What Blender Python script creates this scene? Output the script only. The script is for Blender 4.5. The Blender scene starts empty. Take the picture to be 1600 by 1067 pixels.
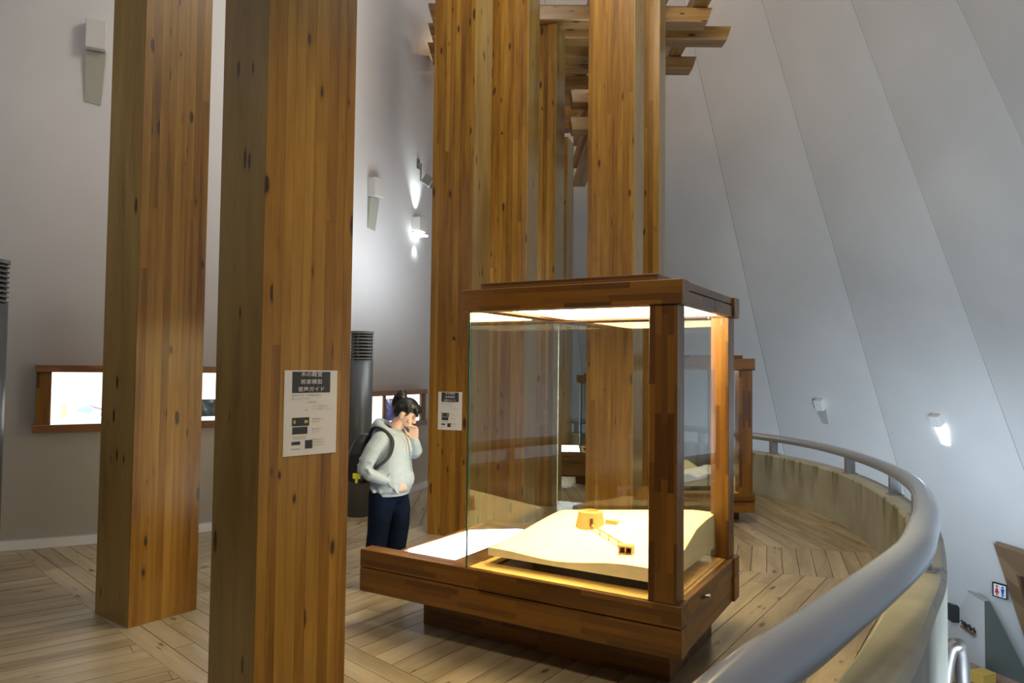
import bpy, bmesh, math, random
from math import sin, cos, pi, radians, hypot, atan2
from mathutils import Vector, Matrix
from mathutils.geometry import interpolate_bezier

rnd = random.Random(7)
SC = bpy.context.scene
COL = SC.collection
EYE = 1.76

# ------------------------------------------------------------------ camera
cam_d = bpy.data.cameras.new('camera')
cam = bpy.data.objects.new('camera', cam_d)
COL.objects.link(cam)
cam_d.sensor_width = 36.0
cam_d.lens = 1123.3 / 1600 * 36
cam_d.clip_start = 0.05
PITCH, ROLL = 0.0363, 0.0115
fw = Vector((0, cos(PITCH), sin(PITCH)))
rt0 = Vector((1, 0, 0))
up0 = rt0.cross(fw)
rt = rt0 * cos(ROLL) + up0 * sin(ROLL)
up = -rt0 * sin(ROLL) + up0 * cos(ROLL)
cam.matrix_world = Matrix(((rt.x, up.x, -fw.x, 0), (rt.y, up.y, -fw.y, 0), (rt.z, up.z, -fw.z, EYE), (0, 0, 0, 1)))
SC.camera = cam

# ------------------------------------------------------------------ world, exposure
SC.view_settings.view_transform = 'Standard'
SC.view_settings.look = 'None'
SC.view_settings.gamma = 1
SC.view_settings.exposure = -0.22
SC.view_settings.use_curve_mapping = False
w = bpy.data.worlds.new('world')
SC.world = w
w.use_nodes = True
w.node_tree.nodes['Background'].inputs[0].default_value = (1.0, 0.975, 0.95, 1)
w.node_tree.nodes['Background'].inputs[1].default_value = 1.12


def light(name, kind, loc, target, energy, color=(1, 1, 1), size=1.0, size_y=None, spot=60, blend=0.5):
    d = bpy.data.lights.new(name, kind)
    d.energy = energy
    d.color = color
    if kind == 'AREA':
        d.size = size
        if size_y:
            d.shape = 'RECTANGLE'
            d.size_y = size_y
    elif kind == 'SPOT':
        d.spot_size = radians(spot)
        d.spot_blend = blend
        d.shadow_soft_size = size
    else:
        d.shadow_soft_size = size
    o = bpy.data.objects.new(name, d)
    COL.objects.link(o)
    o.location = loc
    dr = Vector(target) - Vector(loc)
    o.rotation_euler = dr.to_track_quat('-Z', 'Y').to_euler()
    return o


WARM = (1.0, 0.66, 0.34)
COOL = (0.68, 0.84, 1.0)
# entrance daylight down in the foyer, washing the foot of the leaning wall
light('foyer_daylight', 'AREA', (3.5, 2.5, -1.6), (9, 12.5, -1.0), 620, COOL, 3.0, 2.0)
light('foyer_ceiling_light', 'AREA', (5.6, 10.5, -0.6), (8.9, 13.2, -2.8), 110, COOL, 1.5, 1.5)
# unseen gallery spots, then soft fill lights added to brighten walls and pillars
light('gallery_spot_floor', 'SPOT', (-0.1, 1.6, 5.2), (-0.1, 4.5, 0), 460, (1.0, 0.84, 0.60), 0.25, spot=60, blend=1.0)
light('gallery_spot_right', 'SPOT', (1.5, 5.6, 5.0), (2.7, 8.2, 0), 150, (1.0, 0.85, 0.62), 0.1, spot=60, blend=0.9)
light('gallery_fill_left', 'AREA', (-4.3, 2.7, 3.9), (-3.8, 6.6, 1.2), 34, (1.0, 0.95, 0.92), 2.0)  # soft fill added out of frame to brighten the left wall
light('gallery_fill_right', 'AREA', (2.0, 3.6, 5.9), (1.2, 8.5, 3.0), 40, (1.0, 0.86, 0.62), 2.0)  # added fill for the right-hand pillars, not a real fixture
light('gallery_fill_middle', 'AREA', (0.9, 5.3, 7.2), (-0.3, 9.2, 3.4), 150, (1.0, 0.93, 0.80), 1.6)  # added fill for the rear pillars and end of the rounded wall
light('rounded_wall_fill', 'POINT', (-0.95, 8.5, 2.9), (0, 0, 0), 70, (0.86, 0.95, 1.0), 0.5)
light('roof_uplight', 'SPOT', (1.02, 8.0, 4.8), (1.02, 9.9, 6.35), 130, (0.68, 0.80, 1.0), 0.1, spot=34, blend=0.6)
light('roof_amber_lamp', 'AREA', (-0.8, 12.5, 7.6), (-0.8, 12.4, 0), 80, (1.0, 0.6, 0.25), 1.0)
light('wall_wash_spot', 'SPOT', (3.2, 9.6, 6.3), (4.75, 14.3, 4.2), 70, (0.95, 0.97, 1.0), 0.05, spot=22, blend=1.0)
light('wall_wash_spot_near', 'SPOT', (4.2, 8.0, 5.4), (6.9, 11.2, 3.9), 50, (0.97, 0.98, 1.0), 0.05, spot=30, blend=1.0)


# ------------------------------------------------------------------ materials
def nt(name):
    m = bpy.data.materials.new(name)
    m.use_nodes = True
    n = m.node_tree
    b = n.nodes['Principled BSDF']
    return m, n, b


def N(n, t, **kw):
    x = n.nodes.new(t)
    for k, v in kw.items():
        setattr(x, k, v)
    return x


def ramp(n, fac, stops):
    r = N(n, 'ShaderNodeValToRGB')
    e = r.color_ramp.elements
    while len(e) < len(stops):
        e.new(0.5)
    for i, (p, c) in enumerate(stops):
        e[i].position = p
        e[i].color = (*c, 1)
    n.links.new(fac, r.inputs[0])
    return r.outputs[0]


def mixc(n, fac, a, b, mode='MIX'):
    m = N(n, 'ShaderNodeMix', data_type='RGBA', blend_type=mode)
    for s, v in ((0, fac), (6, a), (7, b)):
        if isinstance(v, (int, float)):
            m.inputs[s].default_value = v
        elif isinstance(v, tuple):
            m.inputs[s].default_value = (*v, 1)
        else:
            n.links.new(v, m.inputs[s])
    return m.outputs[2]


def mathn(n, op, a, b=0.0, clamp=False):
    m = N(n, 'ShaderNodeMath', operation=op, use_clamp=clamp)
    for i, v in enumerate((a, b)):
        if isinstance(v, (int, float)):
            m.inputs[i].default_value = v
        else:
            n.links.new(v, m.inputs[i])
    return m.outputs[0]


def plain(name, col, rough=0.6, metal=0.0, spec=0.5, noise=0.0, nscale=8.0, bump=0.0):
    m, n, b = nt(name)
    b.inputs['Base Color'].default_value = (*col, 1)
    b.inputs['Roughness'].default_value = rough
    b.inputs['Metallic'].default_value = metal
    b.inputs['Specular IOR Level'].default_value = spec
    if noise or bump:
        tc = N(n, 'ShaderNodeTexCoord')
        no = N(n, 'ShaderNodeTexNoise')
        no.inputs['Scale'].default_value = nscale
        no.inputs['Detail'].default_value = 5
        n.links.new(tc.outputs['Object'], no.inputs['Vector'])
        if noise:
            d = tuple(c * (1 - noise) for c in col)
            l = tuple(min(1, c * (1 + noise)) for c in col)
            n.links.new(ramp(n, no.outputs[0], [(0.3, d), (0.7, l)]), b.inputs['Base Color'])
        if bump:
            bp = N(n, 'ShaderNodeBump')
            bp.inputs['Strength'].default_value = bump
            bp.inputs['Distance'].default_value = 0.01
            n.links.new(no.outputs[0], bp.inputs['Height'])
            n.links.new(bp.outputs[0], b.inputs['Normal'])
    return m


def emit(name, col, strength):
    m, n, b = nt(name)
    b.inputs['Base Color'].default_value = (0.8, 0.8, 0.8, 1)
    b.inputs['Emission Color'].default_value = (*col, 1)
    b.inputs['Emission Strength'].default_value = strength
    return m


def wood(name, dark, mid, lightc, axis='Z', knots=True, rough=0.38, coat=0.3, vary=0.35, grain=1.0, knotcol=(0.045, 0.018, 0.006)):
    """Plank wood: grain runs along AXIS of the object's own space, tone varies from piece to piece."""
    m, n, b = nt(name)
    tc = N(n, 'ShaderNodeTexCoord')
    oi = N(n, 'ShaderNodeObjectInfo')
    sep = N(n, 'ShaderNodeSeparateXYZ')
    n.links.new(tc.outputs['Object'], sep.inputs[0])
    ax = {'X': 0, 'Y': 1, 'Z': 2}[axis]
    o2 = [i for i in (0, 1, 2) if i != ax]
    off = mathn(n, 'MULTIPLY', oi.outputs['Random'], 57.0)
    along = mathn(n, 'ADD', sep.outputs[ax], off)
    c1 = sep.outputs[o2[0]]
    c2 = sep.outputs[o2[1]]

    def vec(sa, sc):
        cb = N(n, 'ShaderNodeCombineXYZ')
        n.links.new(mathn(n, 'MULTIPLY', along, sa), cb.inputs[0])
        n.links.new(mathn(n, 'MULTIPLY', c1, sc), cb.inputs[1])
        n.links.new(mathn(n, 'MULTIPLY', c2, sc), cb.inputs[2])
        return cb.outputs[0]
    big = N(n, 'ShaderNodeTexNoise')
    big.inputs['Scale'].default_value = 1
    big.inputs['Detail'].default_value = 3
    big.inputs['Distortion'].default_value = 0.6
    n.links.new(vec(0.9, 14 * grain), big.inputs['Vector'])
    fine = N(n, 'ShaderNodeTexNoise')
    fine.inputs['Scale'].default_value = 1
    fine.inputs['Detail'].default_value = 6
    n.links.new(vec(5, 130 * grain), fine.inputs['Vector'])
    g = mathn(n, 'ADD', mathn(n, 'MULTIPLY', big.outputs[0], 0.75), mathn(n, 'MULTIPLY', fine.outputs[0], 0.35))
    rv = mathn(n, 'MULTIPLY', mathn(n, 'SUBTRACT', oi.outputs['Random'], 0.5), vary)
    g = mathn(n, 'ADD', g, rv)
    col = ramp(n, g, [(0.25, dark), (0.52, mid), (0.82, lightc)])
    if knots:
        vo = N(n, 'ShaderNodeTexVoronoi')
        vo.inputs['Scale'].default_value = 1
        vo.inputs['Randomness'].default_value = 1
        n.links.new(vec(4.2, 13.0), vo.inputs['Vector'])
        kn = N(n, 'ShaderNodeTexNoise')
        kn.inputs['Scale'].default_value = 1
        n.links.new(vec(20, 60), kn.inputs['Vector'])
        dd = mathn(n, 'ADD', vo.outputs['Distance'], mathn(n, 'MULTIPLY', mathn(n, 'SUBTRACT', kn.outputs[0], 0.5), 0.10))
        sp = N(n, 'ShaderNodeSeparateXYZ')
        n.links.new(vo.outputs['Color'], sp.inputs[0])
        sz = mathn(n, 'MULTIPLY', mathn(n, 'SUBTRACT', sp.outputs[0], 0.42, True), 0.40)
        kf = mathn(n, 'LESS_THAN', mathn(n, 'SUBTRACT', dd, sz), 0.0)
        halo = mathn(n, 'MULTIPLY', mathn(n, 'SUBTRACT', mathn(n, 'ADD', sz, 0.12), dd, True), 3.5, True)
        halo = mathn(n, 'MULTIPLY', halo, mathn(n, 'GREATER_THAN', sz, 0.015))
        col = mixc(n, halo, col, tuple(c * 0.55 for c in dark))
        col = mixc(n, kf, col, knotcol)
    n.links.new(col, b.inputs['Base Color'])
    b.inputs['Roughness'].default_value = rough
    b.inputs['Coat Weight'].default_value = coat
    b.inputs['Coat Roughness'].default_value = 0.25
    bp = N(n, 'ShaderNodeBump')
    bp.inputs['Strength'].default_value = 0.12
    bp.inputs['Distance'].default_value = 0.004
    n.links.new(fine.outputs[0], bp.inputs['Height'])
    n.links.new(bp.outputs[0], b.inputs['Normal'])
    return m


def block_wood(name, axis, c_dark, c_light, rough=0.28, coat=0.5, bw=0.42, bh=0.035):
    """Finger-jointed glued board: small blocks of different tone running along AXIS."""
    m, n, b = nt(name)
    tc = N(n, 'ShaderNodeTexCoord')
    sep = N(n, 'ShaderNodeSeparateXYZ')
    n.links.new(tc.outputs['Object'], sep.inputs[0])
    ax = {'X': 0, 'Y': 1, 'Z': 2}[axis]
    o2 = [i for i in (0, 1, 2) if i != ax]
    cross = mathn(n, 'ADD', sep.outputs[o2[0]], sep.outputs[o2[1]])
    cb = N(n, 'ShaderNodeCombineXYZ')
    n.links.new(sep.outputs[ax], cb.inputs[0])
    n.links.new(cross, cb.inputs[1])
    br = N(n, 'ShaderNodeTexBrick', offset=0.37, offset_frequency=2, squash=0.7, squash_frequency=3)
    br.inputs['Scale'].default_value = 1
    br.inputs['Brick Width'].default_value = bw
    br.inputs['Row Height'].default_value = bh
    br.inputs['Mortar Size'].default_value = 0.0
    br.inputs['Color1'].default_value = (0, 0, 0, 1)
    br.inputs['Color2'].default_value = (1, 1, 1, 1)
    n.links.new(cb.outputs[0], br.inputs['Vector'])
    cb2 = N(n, 'ShaderNodeCombineXYZ')
    n.links.new(mathn(n, 'MULTIPLY', sep.outputs[ax], 4), cb2.inputs[0])
    n.links.new(mathn(n, 'MULTIPLY', cross, 110), cb2.inputs[1])
    no = N(n, 'ShaderNodeTexNoise')
    no.inputs['Scale'].default_value = 1
    no.inputs['Detail'].default_value = 5
    n.links.new(cb2.outputs[0], no.inputs['Vector'])
    g = mathn(n, 'ADD', mathn(n, 'MULTIPLY', br.outputs[0], 0.6), mathn(n, 'MULTIPLY', no.outputs[0], 0.4))
    n.links.new(ramp(n, g, [(0.12, c_dark), (0.88, c_light)]), b.inputs['Base Color'])
    b.inputs['Roughness'].default_value = rough
    b.inputs['Coat Weight'].default_value = coat
    b.inputs['Coat Roughness'].default_value = 0.15
    return m


M = {}
M['pillar'] = wood('pillar_glulam', (0.115, 0.045, 0.0045), (0.245, 0.112, 0.012), (0.37, 0.20, 0.032), 'Z', rough=0.38, coat=0.2)
M['beam_x'] = wood('roof_beam_wood', (0.16, 0.065, 0.014), (0.31, 0.155, 0.04), (0.46, 0.28, 0.10), 'X')
M['beam_y'] = wood('roof_cross_beam_wood', (0.30, 0.13, 0.04), (0.47, 0.25, 0.09), (0.62, 0.40, 0.18), 'Y')
M['plank'] = wood('floor_plank_wood', (0.15, 0.108, 0.062), (0.275, 0.215, 0.132), (0.39, 0.32, 0.215), 'X', rough=0.42, coat=0.2, vary=0.28, grain=0.6, knotcol=(0.11, 0.055, 0.025))
M['pillar_pale'] = wood('pillar_pale_sapwood', (0.15, 0.080, 0.014), (0.27, 0.165, 0.036), (0.35, 0.245, 0.068), 'Z', rough=0.35, coat=0.3, vary=0.12, grain=0.45)
for a in 'XYZ':
    M['block' + a] = block_wood('case_block_wood_' + a.lower(), a, (0.062, 0.020, 0.002), (0.225, 0.097, 0.010), rough=0.38, coat=0.15)
M['blocklight'] = block_wood('case_deck_wood_lit', 'X', (0.56, 0.33, 0.08), (0.80, 0.54, 0.17))  # case wood paled and yellowed so the deck looks lamplit
M['frame'] = block_wood('display_frame_wood', 'X', (0.12, 0.045, 0.016), (0.26, 0.12, 0.045), bh=0.06)
M['dark_recess'] = plain('recess_shade_brown', (0.05, 0.028, 0.014), 0.6)  # shade of the recess is put into this board colour
M['subfloor'] = plain('floor_joint_dark', (0.03, 0.02, 0.012), 0.9)
M['wall'] = plain('white_painted_plaster', (0.74, 0.73, 0.75), 0.55, noise=0.03, nscale=1.5, bump=0.05)
M['cone'] = plain('white_painted_concrete', (0.60, 0.59, 0.575), 0.34, noise=0.04, nscale=0.9, bump=0.04)
M['joint'] = plain('wall_joint_grey', (0.42, 0.42, 0.42), 0.9)
M['skirting'] = plain('skirting_grey', (0.66, 0.65, 0.68), 0.6)
M['white'] = plain('white_enamel', (0.70, 0.69, 0.67), 0.4)
M['paper'] = plain('poster_paper', (0.66, 0.66, 0.69), 0.5)
M['ink'] = plain('poster_dark_ink', (0.035, 0.038, 0.05), 0.5)
M['ink_grey'] = plain('poster_grey_ink', (0.25, 0.25, 0.28), 0.6)
M['ink_white'] = plain('poster_white_ink', (0.75, 0.75, 0.78), 0.5)
M['ink_yellow'] = plain('poster_yellow_ink', (0.55, 0.42, 0.06), 0.5)
M['ink_red'] = plain('poster_red_ink', (0.5, 0.03, 0.05), 0.5)
M['rail'] = plain('rail_grey_paint', (0.28, 0.305, 0.375), 0.18, spec=0.6)
M['metal_post'] = plain('rail_post_grey_paint', (0.20, 0.21, 0.25), 0.4)
M['steel'] = plain('brushed_steel', (0.36, 0.33, 0.31), 0.35, metal=1.0)
M['vent'] = plain('vent_grey_metal', (0.075, 0.082, 0.09), 0.38, spec=0.6)
M['vent_dark'] = plain('vent_dark_inside', (0.02, 0.022, 0.02), 0.7)
M['vent_slat'] = plain('vent_louvre_metal', (0.16, 0.17, 0.165), 0.4)
M['black'] = plain('black_plastic', (0.015, 0.015, 0.018), 0.45)
M['grey_lens'] = plain('spot_lens_glass', (0.10, 0.16, 0.24), 0.1, spec=0.9)
M['darkgreen'] = plain('dark_green_board', (0.075, 0.085, 0.075), 0.5)
M['yellowbox'] = plain('yellow_wood_box', (0.35, 0.22, 0.04), 0.6)
M['brownwood'] = block_wood('foyer_wood', 'Z', (0.13, 0.07, 0.03), (0.26, 0.16, 0.08), bw=1.2, bh=0.25)
M['terrain'] = plain('terrain_pale_wood', (0.86, 0.77, 0.52), 0.6, noise=0.06, nscale=14)
M['model_wood'] = plain('model_light_wood', (0.62, 0.36, 0.11), 0.5, noise=0.1, nscale=40)
M['model_dark'] = plain('model_dark_wood', (0.10, 0.04, 0.015), 0.5)
M['lightbox'] = emit('lightbox_white', (0.84, 0.95, 1.0), 11)
M['case_lamp'] = emit('case_lamp_diffuser', (1.0, 0.79, 0.41), 35)
M['case_lamp_dim'] = emit('case_lamp_diffuser_dim', (1.0, 0.80, 0.48), 7)
M['screen'] = emit('backlit_white_screen', (0.95, 0.98, 1.0), 2.4)
M['trough_glow'] = emit('lit_trough_glow', (0.85, 0.92, 1.0), 12)  # glowing surface stands in for light falling on the sconce trough
M['lamp_left'] = emit('lamp_cool_bar', (0.88, 1.0, 0.98), 9)
M['amber'] = emit('amber_lamp_lens', (1.0, 0.72, 0.38), 5)
M['edge'] = plain('glass_edge_green', (0.01, 0.09, 0.075), 0.1, spec=0.8)
M['skin'] = plain('skin', (0.62, 0.40, 0.30), 0.5)
M['hair'] = plain('black_hair', (0.008, 0.008, 0.010), 0.4)
M['hoodie'] = plain('grey_fleece', (0.34, 0.41, 0.49), 0.85, noise=0.05, nscale=30, bump=0.15)
M['hoodie_trim'] = plain('hoodie_darker_trim', (0.22, 0.25, 0.29), 0.85)
M['trouser'] = plain('navy_cloth', (0.004, 0.010, 0.030), 0.8, spec=0.1, noise=0.2, nscale=20)
M['nylon'] = plain('black_nylon', (0.010, 0.011, 0.013), 0.55, bump=0.2, nscale=20)
M['shoe'] = plain('dark_shoe', (0.02, 0.02, 0.022), 0.5)
M['yellow'] = plain('yellow_tag', (0.75, 0.72, 0.03), 0.5)
M['lips'] = plain('lips', (0.45, 0.15, 0.13), 0.5)


def glass_mat():
    m = bpy.data.materials.new('case_glass')
    m.use_nodes = True
    n = m.node_tree
    n.nodes.clear()
    out = N(n, 'ShaderNodeOutputMaterial')
    tr = N(n, 'ShaderNodeBsdfTransparent')
    tr.inputs[0].default_value = (0.972, 0.985, 0.978, 1)
    gl = N(n, 'ShaderNodeBsdfGlossy')
    gl.inputs['Roughness'].default_value = 0.0
    fr = N(n, 'ShaderNodeFresnel')
    # the node inverts the index on back faces; feed it inverted there so both sides act as air to glass
    ge = N(n, 'ShaderNodeNewGeometry')
    mr = N(n, 'ShaderNodeMapRange')
    mr.inputs['To Min'].default_value = 1.5
    mr.inputs['To Max'].default_value = 1 / 1.5
    n.links.new(ge.outputs['Backfacing'], mr.inputs['Value'])
    n.links.new(mr.outputs[0], fr.inputs['IOR'])
    mx = N(n, 'ShaderNodeMixShader')
    n.links.new(fr.outputs[0], mx.inputs[0])
    n.links.new(tr.outputs[0], mx.inputs[1])
    n.links.new(gl.outputs[0], mx.inputs[2])
    n.links.new(mx.outputs[0], out.inputs[0])
    return m


M['glass'] = glass_mat()


def concrete_mat():
    m, n, b = nt('parapet_concrete')
    tc = N(n, 'ShaderNodeTexCoord')
    a = N(n, 'ShaderNodeTexNoise')
    a.inputs['Scale'].default_value = 2.2
    a.inputs['Detail'].default_value = 8
    n.links.new(tc.outputs['Object'], a.inputs['Vector'])
    base = ramp(n, a.outputs[0], [(0.3, (0.27, 0.26, 0.215)), (0.7, (0.38, 0.37, 0.31))])
    mp = N(n, 'ShaderNodeMapping')
    mp.inputs['Scale'].default_value = (6.5, 6.5, 0.9)
    n.links.new(tc.outputs['Object'], mp.inputs[0])
    s = N(n, 'ShaderNodeTexNoise')
    s.inputs['Scale'].default_value = 1
    s.inputs['Detail'].default_value = 4
    n.links.new(mp.outputs[0], s.inputs['Vector'])
    sep = N(n, 'ShaderNodeSeparateXYZ')
    n.links.new(tc.outputs['Object'], sep.inputs[0])
    hi = mathn(n, 'MULTIPLY', mathn(n, 'MULTIPLY', mathn(n, 'SUBTRACT', sep.outputs[2], 0.12, True), 2.0, True), mathn(n, 'LESS_THAN', sep.outputs[2], 0.578))
    st = mathn(n, 'MULTIPLY', mathn(n, 'MULTIPLY', mathn(n, 'SUBTRACT', s.outputs[0], 0.535, True), 11.0, True), hi)
    base = mixc(n, mathn(n, 'MULTIPLY', st, 0.8), base, (0.085, 0.078, 0.035))
    n.links.new(base, b.inputs['Base Color'])
    b.inputs['Roughness'].default_value = 0.6
    bp = N(n, 'ShaderNodeBump')
    bp.inputs['Strength'].default_value = 0.15
    bp.inputs['Distance'].default_value = 0.01
    n.links.new(a.outputs[0], bp.inputs['Height'])
    n.links.new(bp.outputs[0], b.inputs['Normal'])
    return m


M['concrete'] = concrete_mat()


# ------------------------------------------------------------------ object helpers
def tag(o, label=None, cat=None, group=None, kind=None):
    for k, v in (('label', label), ('category', cat), ('group', group), ('kind', kind)):
        if v:
            o[k] = v
    return o


def empty(name, loc, rz, label, cat, group=None):
    o = bpy.data.objects.new(name, None)
    COL.objects.link(o)
    o.empty_display_size = 0.2
    o.location = loc
    o.rotation_euler = (0, 0, rz)
    return tag(o, label, cat, group)


def mk(name, bm, mat, parent=None, smooth=False, loc=None, rot=None):
    me = bpy.data.meshes.new(name)
    bm.normal_update()
    bm.to_mesh(me)
    bm.free()
    mats = mat if isinstance(mat, (list, tuple)) else [mat]
    for x in mats:
        me.materials.append(M[x] if isinstance(x, str) else x)
    if smooth:
        for p in me.polygons:
            p.use_smooth = True
    o = bpy.data.objects.new(name, me)
    COL.objects.link(o)
    if loc:
        o.location = loc
    if rot:
        o.rotation_euler = rot
    if parent:
        o.parent = parent
    return o


def bx(bm, x0, x1, y0, y1, z0, z1, bev=0.0, mi=0):
    vs = [bm.verts.new((x, y, z)) for z in (z0, z1) for y in (y0, y1) for x in (x0, x1)]
    fs = [bm.faces.new([vs[i] for i in f]) for f in ((0, 2, 3, 1), (4, 5, 7, 6), (0, 1, 5, 4), (2, 6, 7, 3), (0, 4, 6, 2), (1, 3, 7, 5))]
    for f in fs:
        f.material_index = mi
    if bev:
        es = list({e for f in fs for e in f.edges})
        bmesh.ops.bevel(bm, geom=es, offset=bev, segments=1, affect='EDGES')
    return vs


def box(name, mat, parent, x0, x1, y0, y1, z0, z1, bev=0.003):
    bm = bmesh.new()
    bx(bm, x0, x1, y0, y1, z0, z1, bev)
    return mk(name, bm, mat, parent)


def prism(bm, poly, z0, z1):
    a = [bm.verts.new((p[0], p[1], z0)) for p in poly]
    b = [bm.verts.new((p[0], p[1], z1)) for p in poly]
    n = len(poly)
    bm.faces.new(a[::-1])
    bm.faces.new(b)
    for i in range(n):
        bm.faces.new((a[i], a[(i + 1) % n], b[(i + 1) % n], b[i]))


def sweep(bm, pts, radii, seg=12, caps=True, flat=1.0):
    pts = [Vector(p) for p in pts]
    if not isinstance(radii, (list, tuple)):
        radii = [radii] * len(pts)
    rings = []
    prev = None
    for i, p in enumerate(pts):
        t = (pts[min(i + 1, len(pts) - 1)] - pts[max(i - 1, 0)]).normalized()
        if prev is None:
            ref = Vector((0, 0, 1)) if abs(t.z) < 0.9 else Vector((0, 1, 0))
            a = t.cross(ref).normalized()
        else:
            a = (prev - t * prev.dot(t)).normalized()
        prev = a
        b = t.cross(a)
        rings.append([bm.verts.new(p + a * cos(2 * pi * k / seg) * radii[i] + b * sin(2 * pi * k / seg) * radii[i] * flat) for k in range(seg)])
    for r0, r1 in zip(rings, rings[1:]):
        for k in range(seg):
            bm.faces.new((r0[k], r0[(k + 1) % seg], r1[(k + 1) % seg], r1[k]))
    if caps:
        bm.faces.new(rings[0][::-1])
        bm.faces.new(rings[-1])


def ball(bm, c, r, seg=16, sc=(1, 1, 1), rot=None):
    mt = Matrix.Translation(c)
    if rot:
        mt = mt @ rot
    mt = mt @ Matrix.Diagonal((*sc, 1))
    bmesh.ops.create_uvsphere(bm, u_segments=seg, v_segments=seg // 2 + 2, radius=r, matrix=mt)


def limb(bm, pts, seg=14):
    """closed tapered tube with round joints; pts = (x, y, z, r)"""
    sweep(bm, [p[:3] for p in pts], [p[3] for p in pts], seg)
    for p in pts:
        ball(bm, p[:3], p[3], seg)


def loft(bm, rings, seg=28, power=2.0):
    """rings = (cx, cy, cz, rx, ry) horizontal ellipses, closed"""
    rr = []
    for cx, cy, cz, rx, ry in rings:
        ring = []
        for k in range(seg):
            a = 2 * pi * k / seg
            ca, sa = cos(a), sin(a)
            e = 2.0 / power
            ring.append(bm.verts.new((cx + rx * math.copysign(abs(ca) ** e, ca), cy + ry * math.copysign(abs(sa) ** e, sa), cz)))
        rr.append(ring)
    for r0, r1 in zip(rr, rr[1:]):
        for k in range(seg):
            bm.faces.new((r0[k], r0[(k + 1) % seg], r1[(k + 1) % seg], r1[k]))
    bm.faces.new(rr[0][::-1])
    bm.faces.new(rr[-1])


def remesh(name, bm, mat, parent, voxel=0.01, smooth_it=4):
    """union overlapping closed shapes into one continuous skin"""
    o = mk(name + '_tmp', bm, mat)
    md = o.modifiers.new('r', 'REMESH')
    md.mode = 'VOXEL'
    md.voxel_size = voxel
    sm = o.modifiers.new('s', 'SMOOTH')
    sm.iterations = smooth_it
    sm.factor = 0.5
    dg = bpy.context.evaluated_depsgraph_get()
    dg.update()
    me = bpy.data.meshes.new_from_object(o.evaluated_get(dg))
    me.name = name
    bpy.data.objects.remove(o)
    for p in me.polygons:
        p.use_smooth = True
    if not me.materials:
        me.materials.append(M[mat])
    r = bpy.data.objects.new(name, me)
    COL.objects.link(r)
    r.parent = parent
    return r


def catmull(pts, per=8):
    P = [Vector(p) for p in pts]
    P = [P[0] * 2 - P[1]] + P + [P[-1] * 2 - P[-2]]
    out = []
    for i in range(1, len(P) - 2):
        for k in range(per):
            t = k / per
            a, b, c, d = P[i - 1], P[i], P[i + 1], P[i + 2]
            out.append(0.5 * ((2 * b) + (c - a) * t + (2 * a - 5 * b + 4 * c - d) * t * t + (3 * b - a - 3 * c + d) * t ** 3))
    out.append(P[-2])
    return out


# ------------------------------------------------------------------ shell: leaning outer wall of flat panels
CX, CY, CK, CA = -1.3, 8.7, 0.48, 21.5


def cone_r(z):
    return CK * (CA - z)


def cone_pt(deg, z, inset=0.0):
    a = radians(deg)
    r = cone_r(z) - inset
    return Vector((CX + r * cos(a), CY + r * sin(a), z))


STEP = 360 / 27
Z_LO, Z_HI = -4.2, 11.5
bm = bmesh.new()
for i in range(27):
    a0, a1 = 18.05 + i * STEP, 18.05 + (i + 1) * STEP
    q = [cone_pt(a0, Z_LO, -0.06), cone_pt(a1, Z_LO, -0.06), cone_pt(a1, Z_HI, -0.06), cone_pt(a0, Z_HI, -0.06)]
    bm.faces.new([bm.verts.new(p) for p in q])
back = mk('wall_outer', bm, 'joint')
tag(back, 'white leaning outer wall of tall flat panels with thin vertical joints', kind='structure')
for i in range(27):
    a0, a1 = 18.05 + i * STEP + 0.03, 18.05 + (i + 1) * STEP - 0.03
    bm = bmesh.new()
    f = [cone_pt(a0, Z_LO), cone_pt(a1, Z_LO), cone_pt(a1, Z_HI), cone_pt(a0, Z_HI)]
    g = [cone_pt(a0, Z_LO, -0.05), cone_pt(a1, Z_LO, -0.05), cone_pt(a1, Z_HI, -0.05), cone_pt(a0, Z_HI, -0.05)]
    fv = [bm.verts.new(p) for p in f]
    gv = [bm.verts.new(p) for p in g]
    bm.faces.new(fv[::-1])
    bm.faces.new(gv)
    for k in range(4):
        bm.faces.new((fv[k], fv[(k + 1) % 4], gv[(k + 1) % 4], gv[k]))
    bmesh.ops.recalc_face_normals(bm, faces=bm.faces)
    mk('wall_panel', bm, 'cone', back)

# inner rounded wall on the left
IX, IY, IR = -6.758, 12.13, 5.729


def in_pt(deg, z, out=0.0):
    a = radians(deg)
    return Vector((IX + (IR + out) * cos(a), IY + (IR + out) * sin(a), z))


def arc_wall(name, r0, r1, d0, d1, z0, z1, mat, n=90, parent=None):
    bm = bmesh.new()
    prev = None
    for k in range(n + 1):
        d = d0 + (d1 - d0) * k / n
        cur = [bm.verts.new(in_pt(d, z, rr)) for z, rr in ((z0, r0), (z0, r1), (z1, r1), (z1, r0))]
        if prev:
            for j in range(4):
                bm.faces.new((prev[j], cur[j], cur[(j + 1) % 4], prev[(j + 1) % 4]))
        else:
            bm.faces.new(cur[::-1])
        prev = cur
    bm.faces.new(prev)
    bmesh.ops.recalc_face_normals(bm, faces=bm.faces)
    o = mk(name, bm, mat, parent, smooth=False)
    for p in o.data.polygons:
        if abs(p.normal.z) < 0.5 and z1 > 1:
            p.use_smooth = True
    return o


il = arc_wall('wall_left', -0.25, 0.0, -112, 25, -0.3, 10.0, 'wall')
tag(il, 'white rounded inner wall behind the tall pillars', kind='structure')
sk = arc_wall('baseboard_left', 0.0, 0.018, -112, 25, 0.0, 0.085, 'skirting')
tag(sk, 'pale grey skirting at the foot of the rounded white wall', kind='structure')

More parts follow.
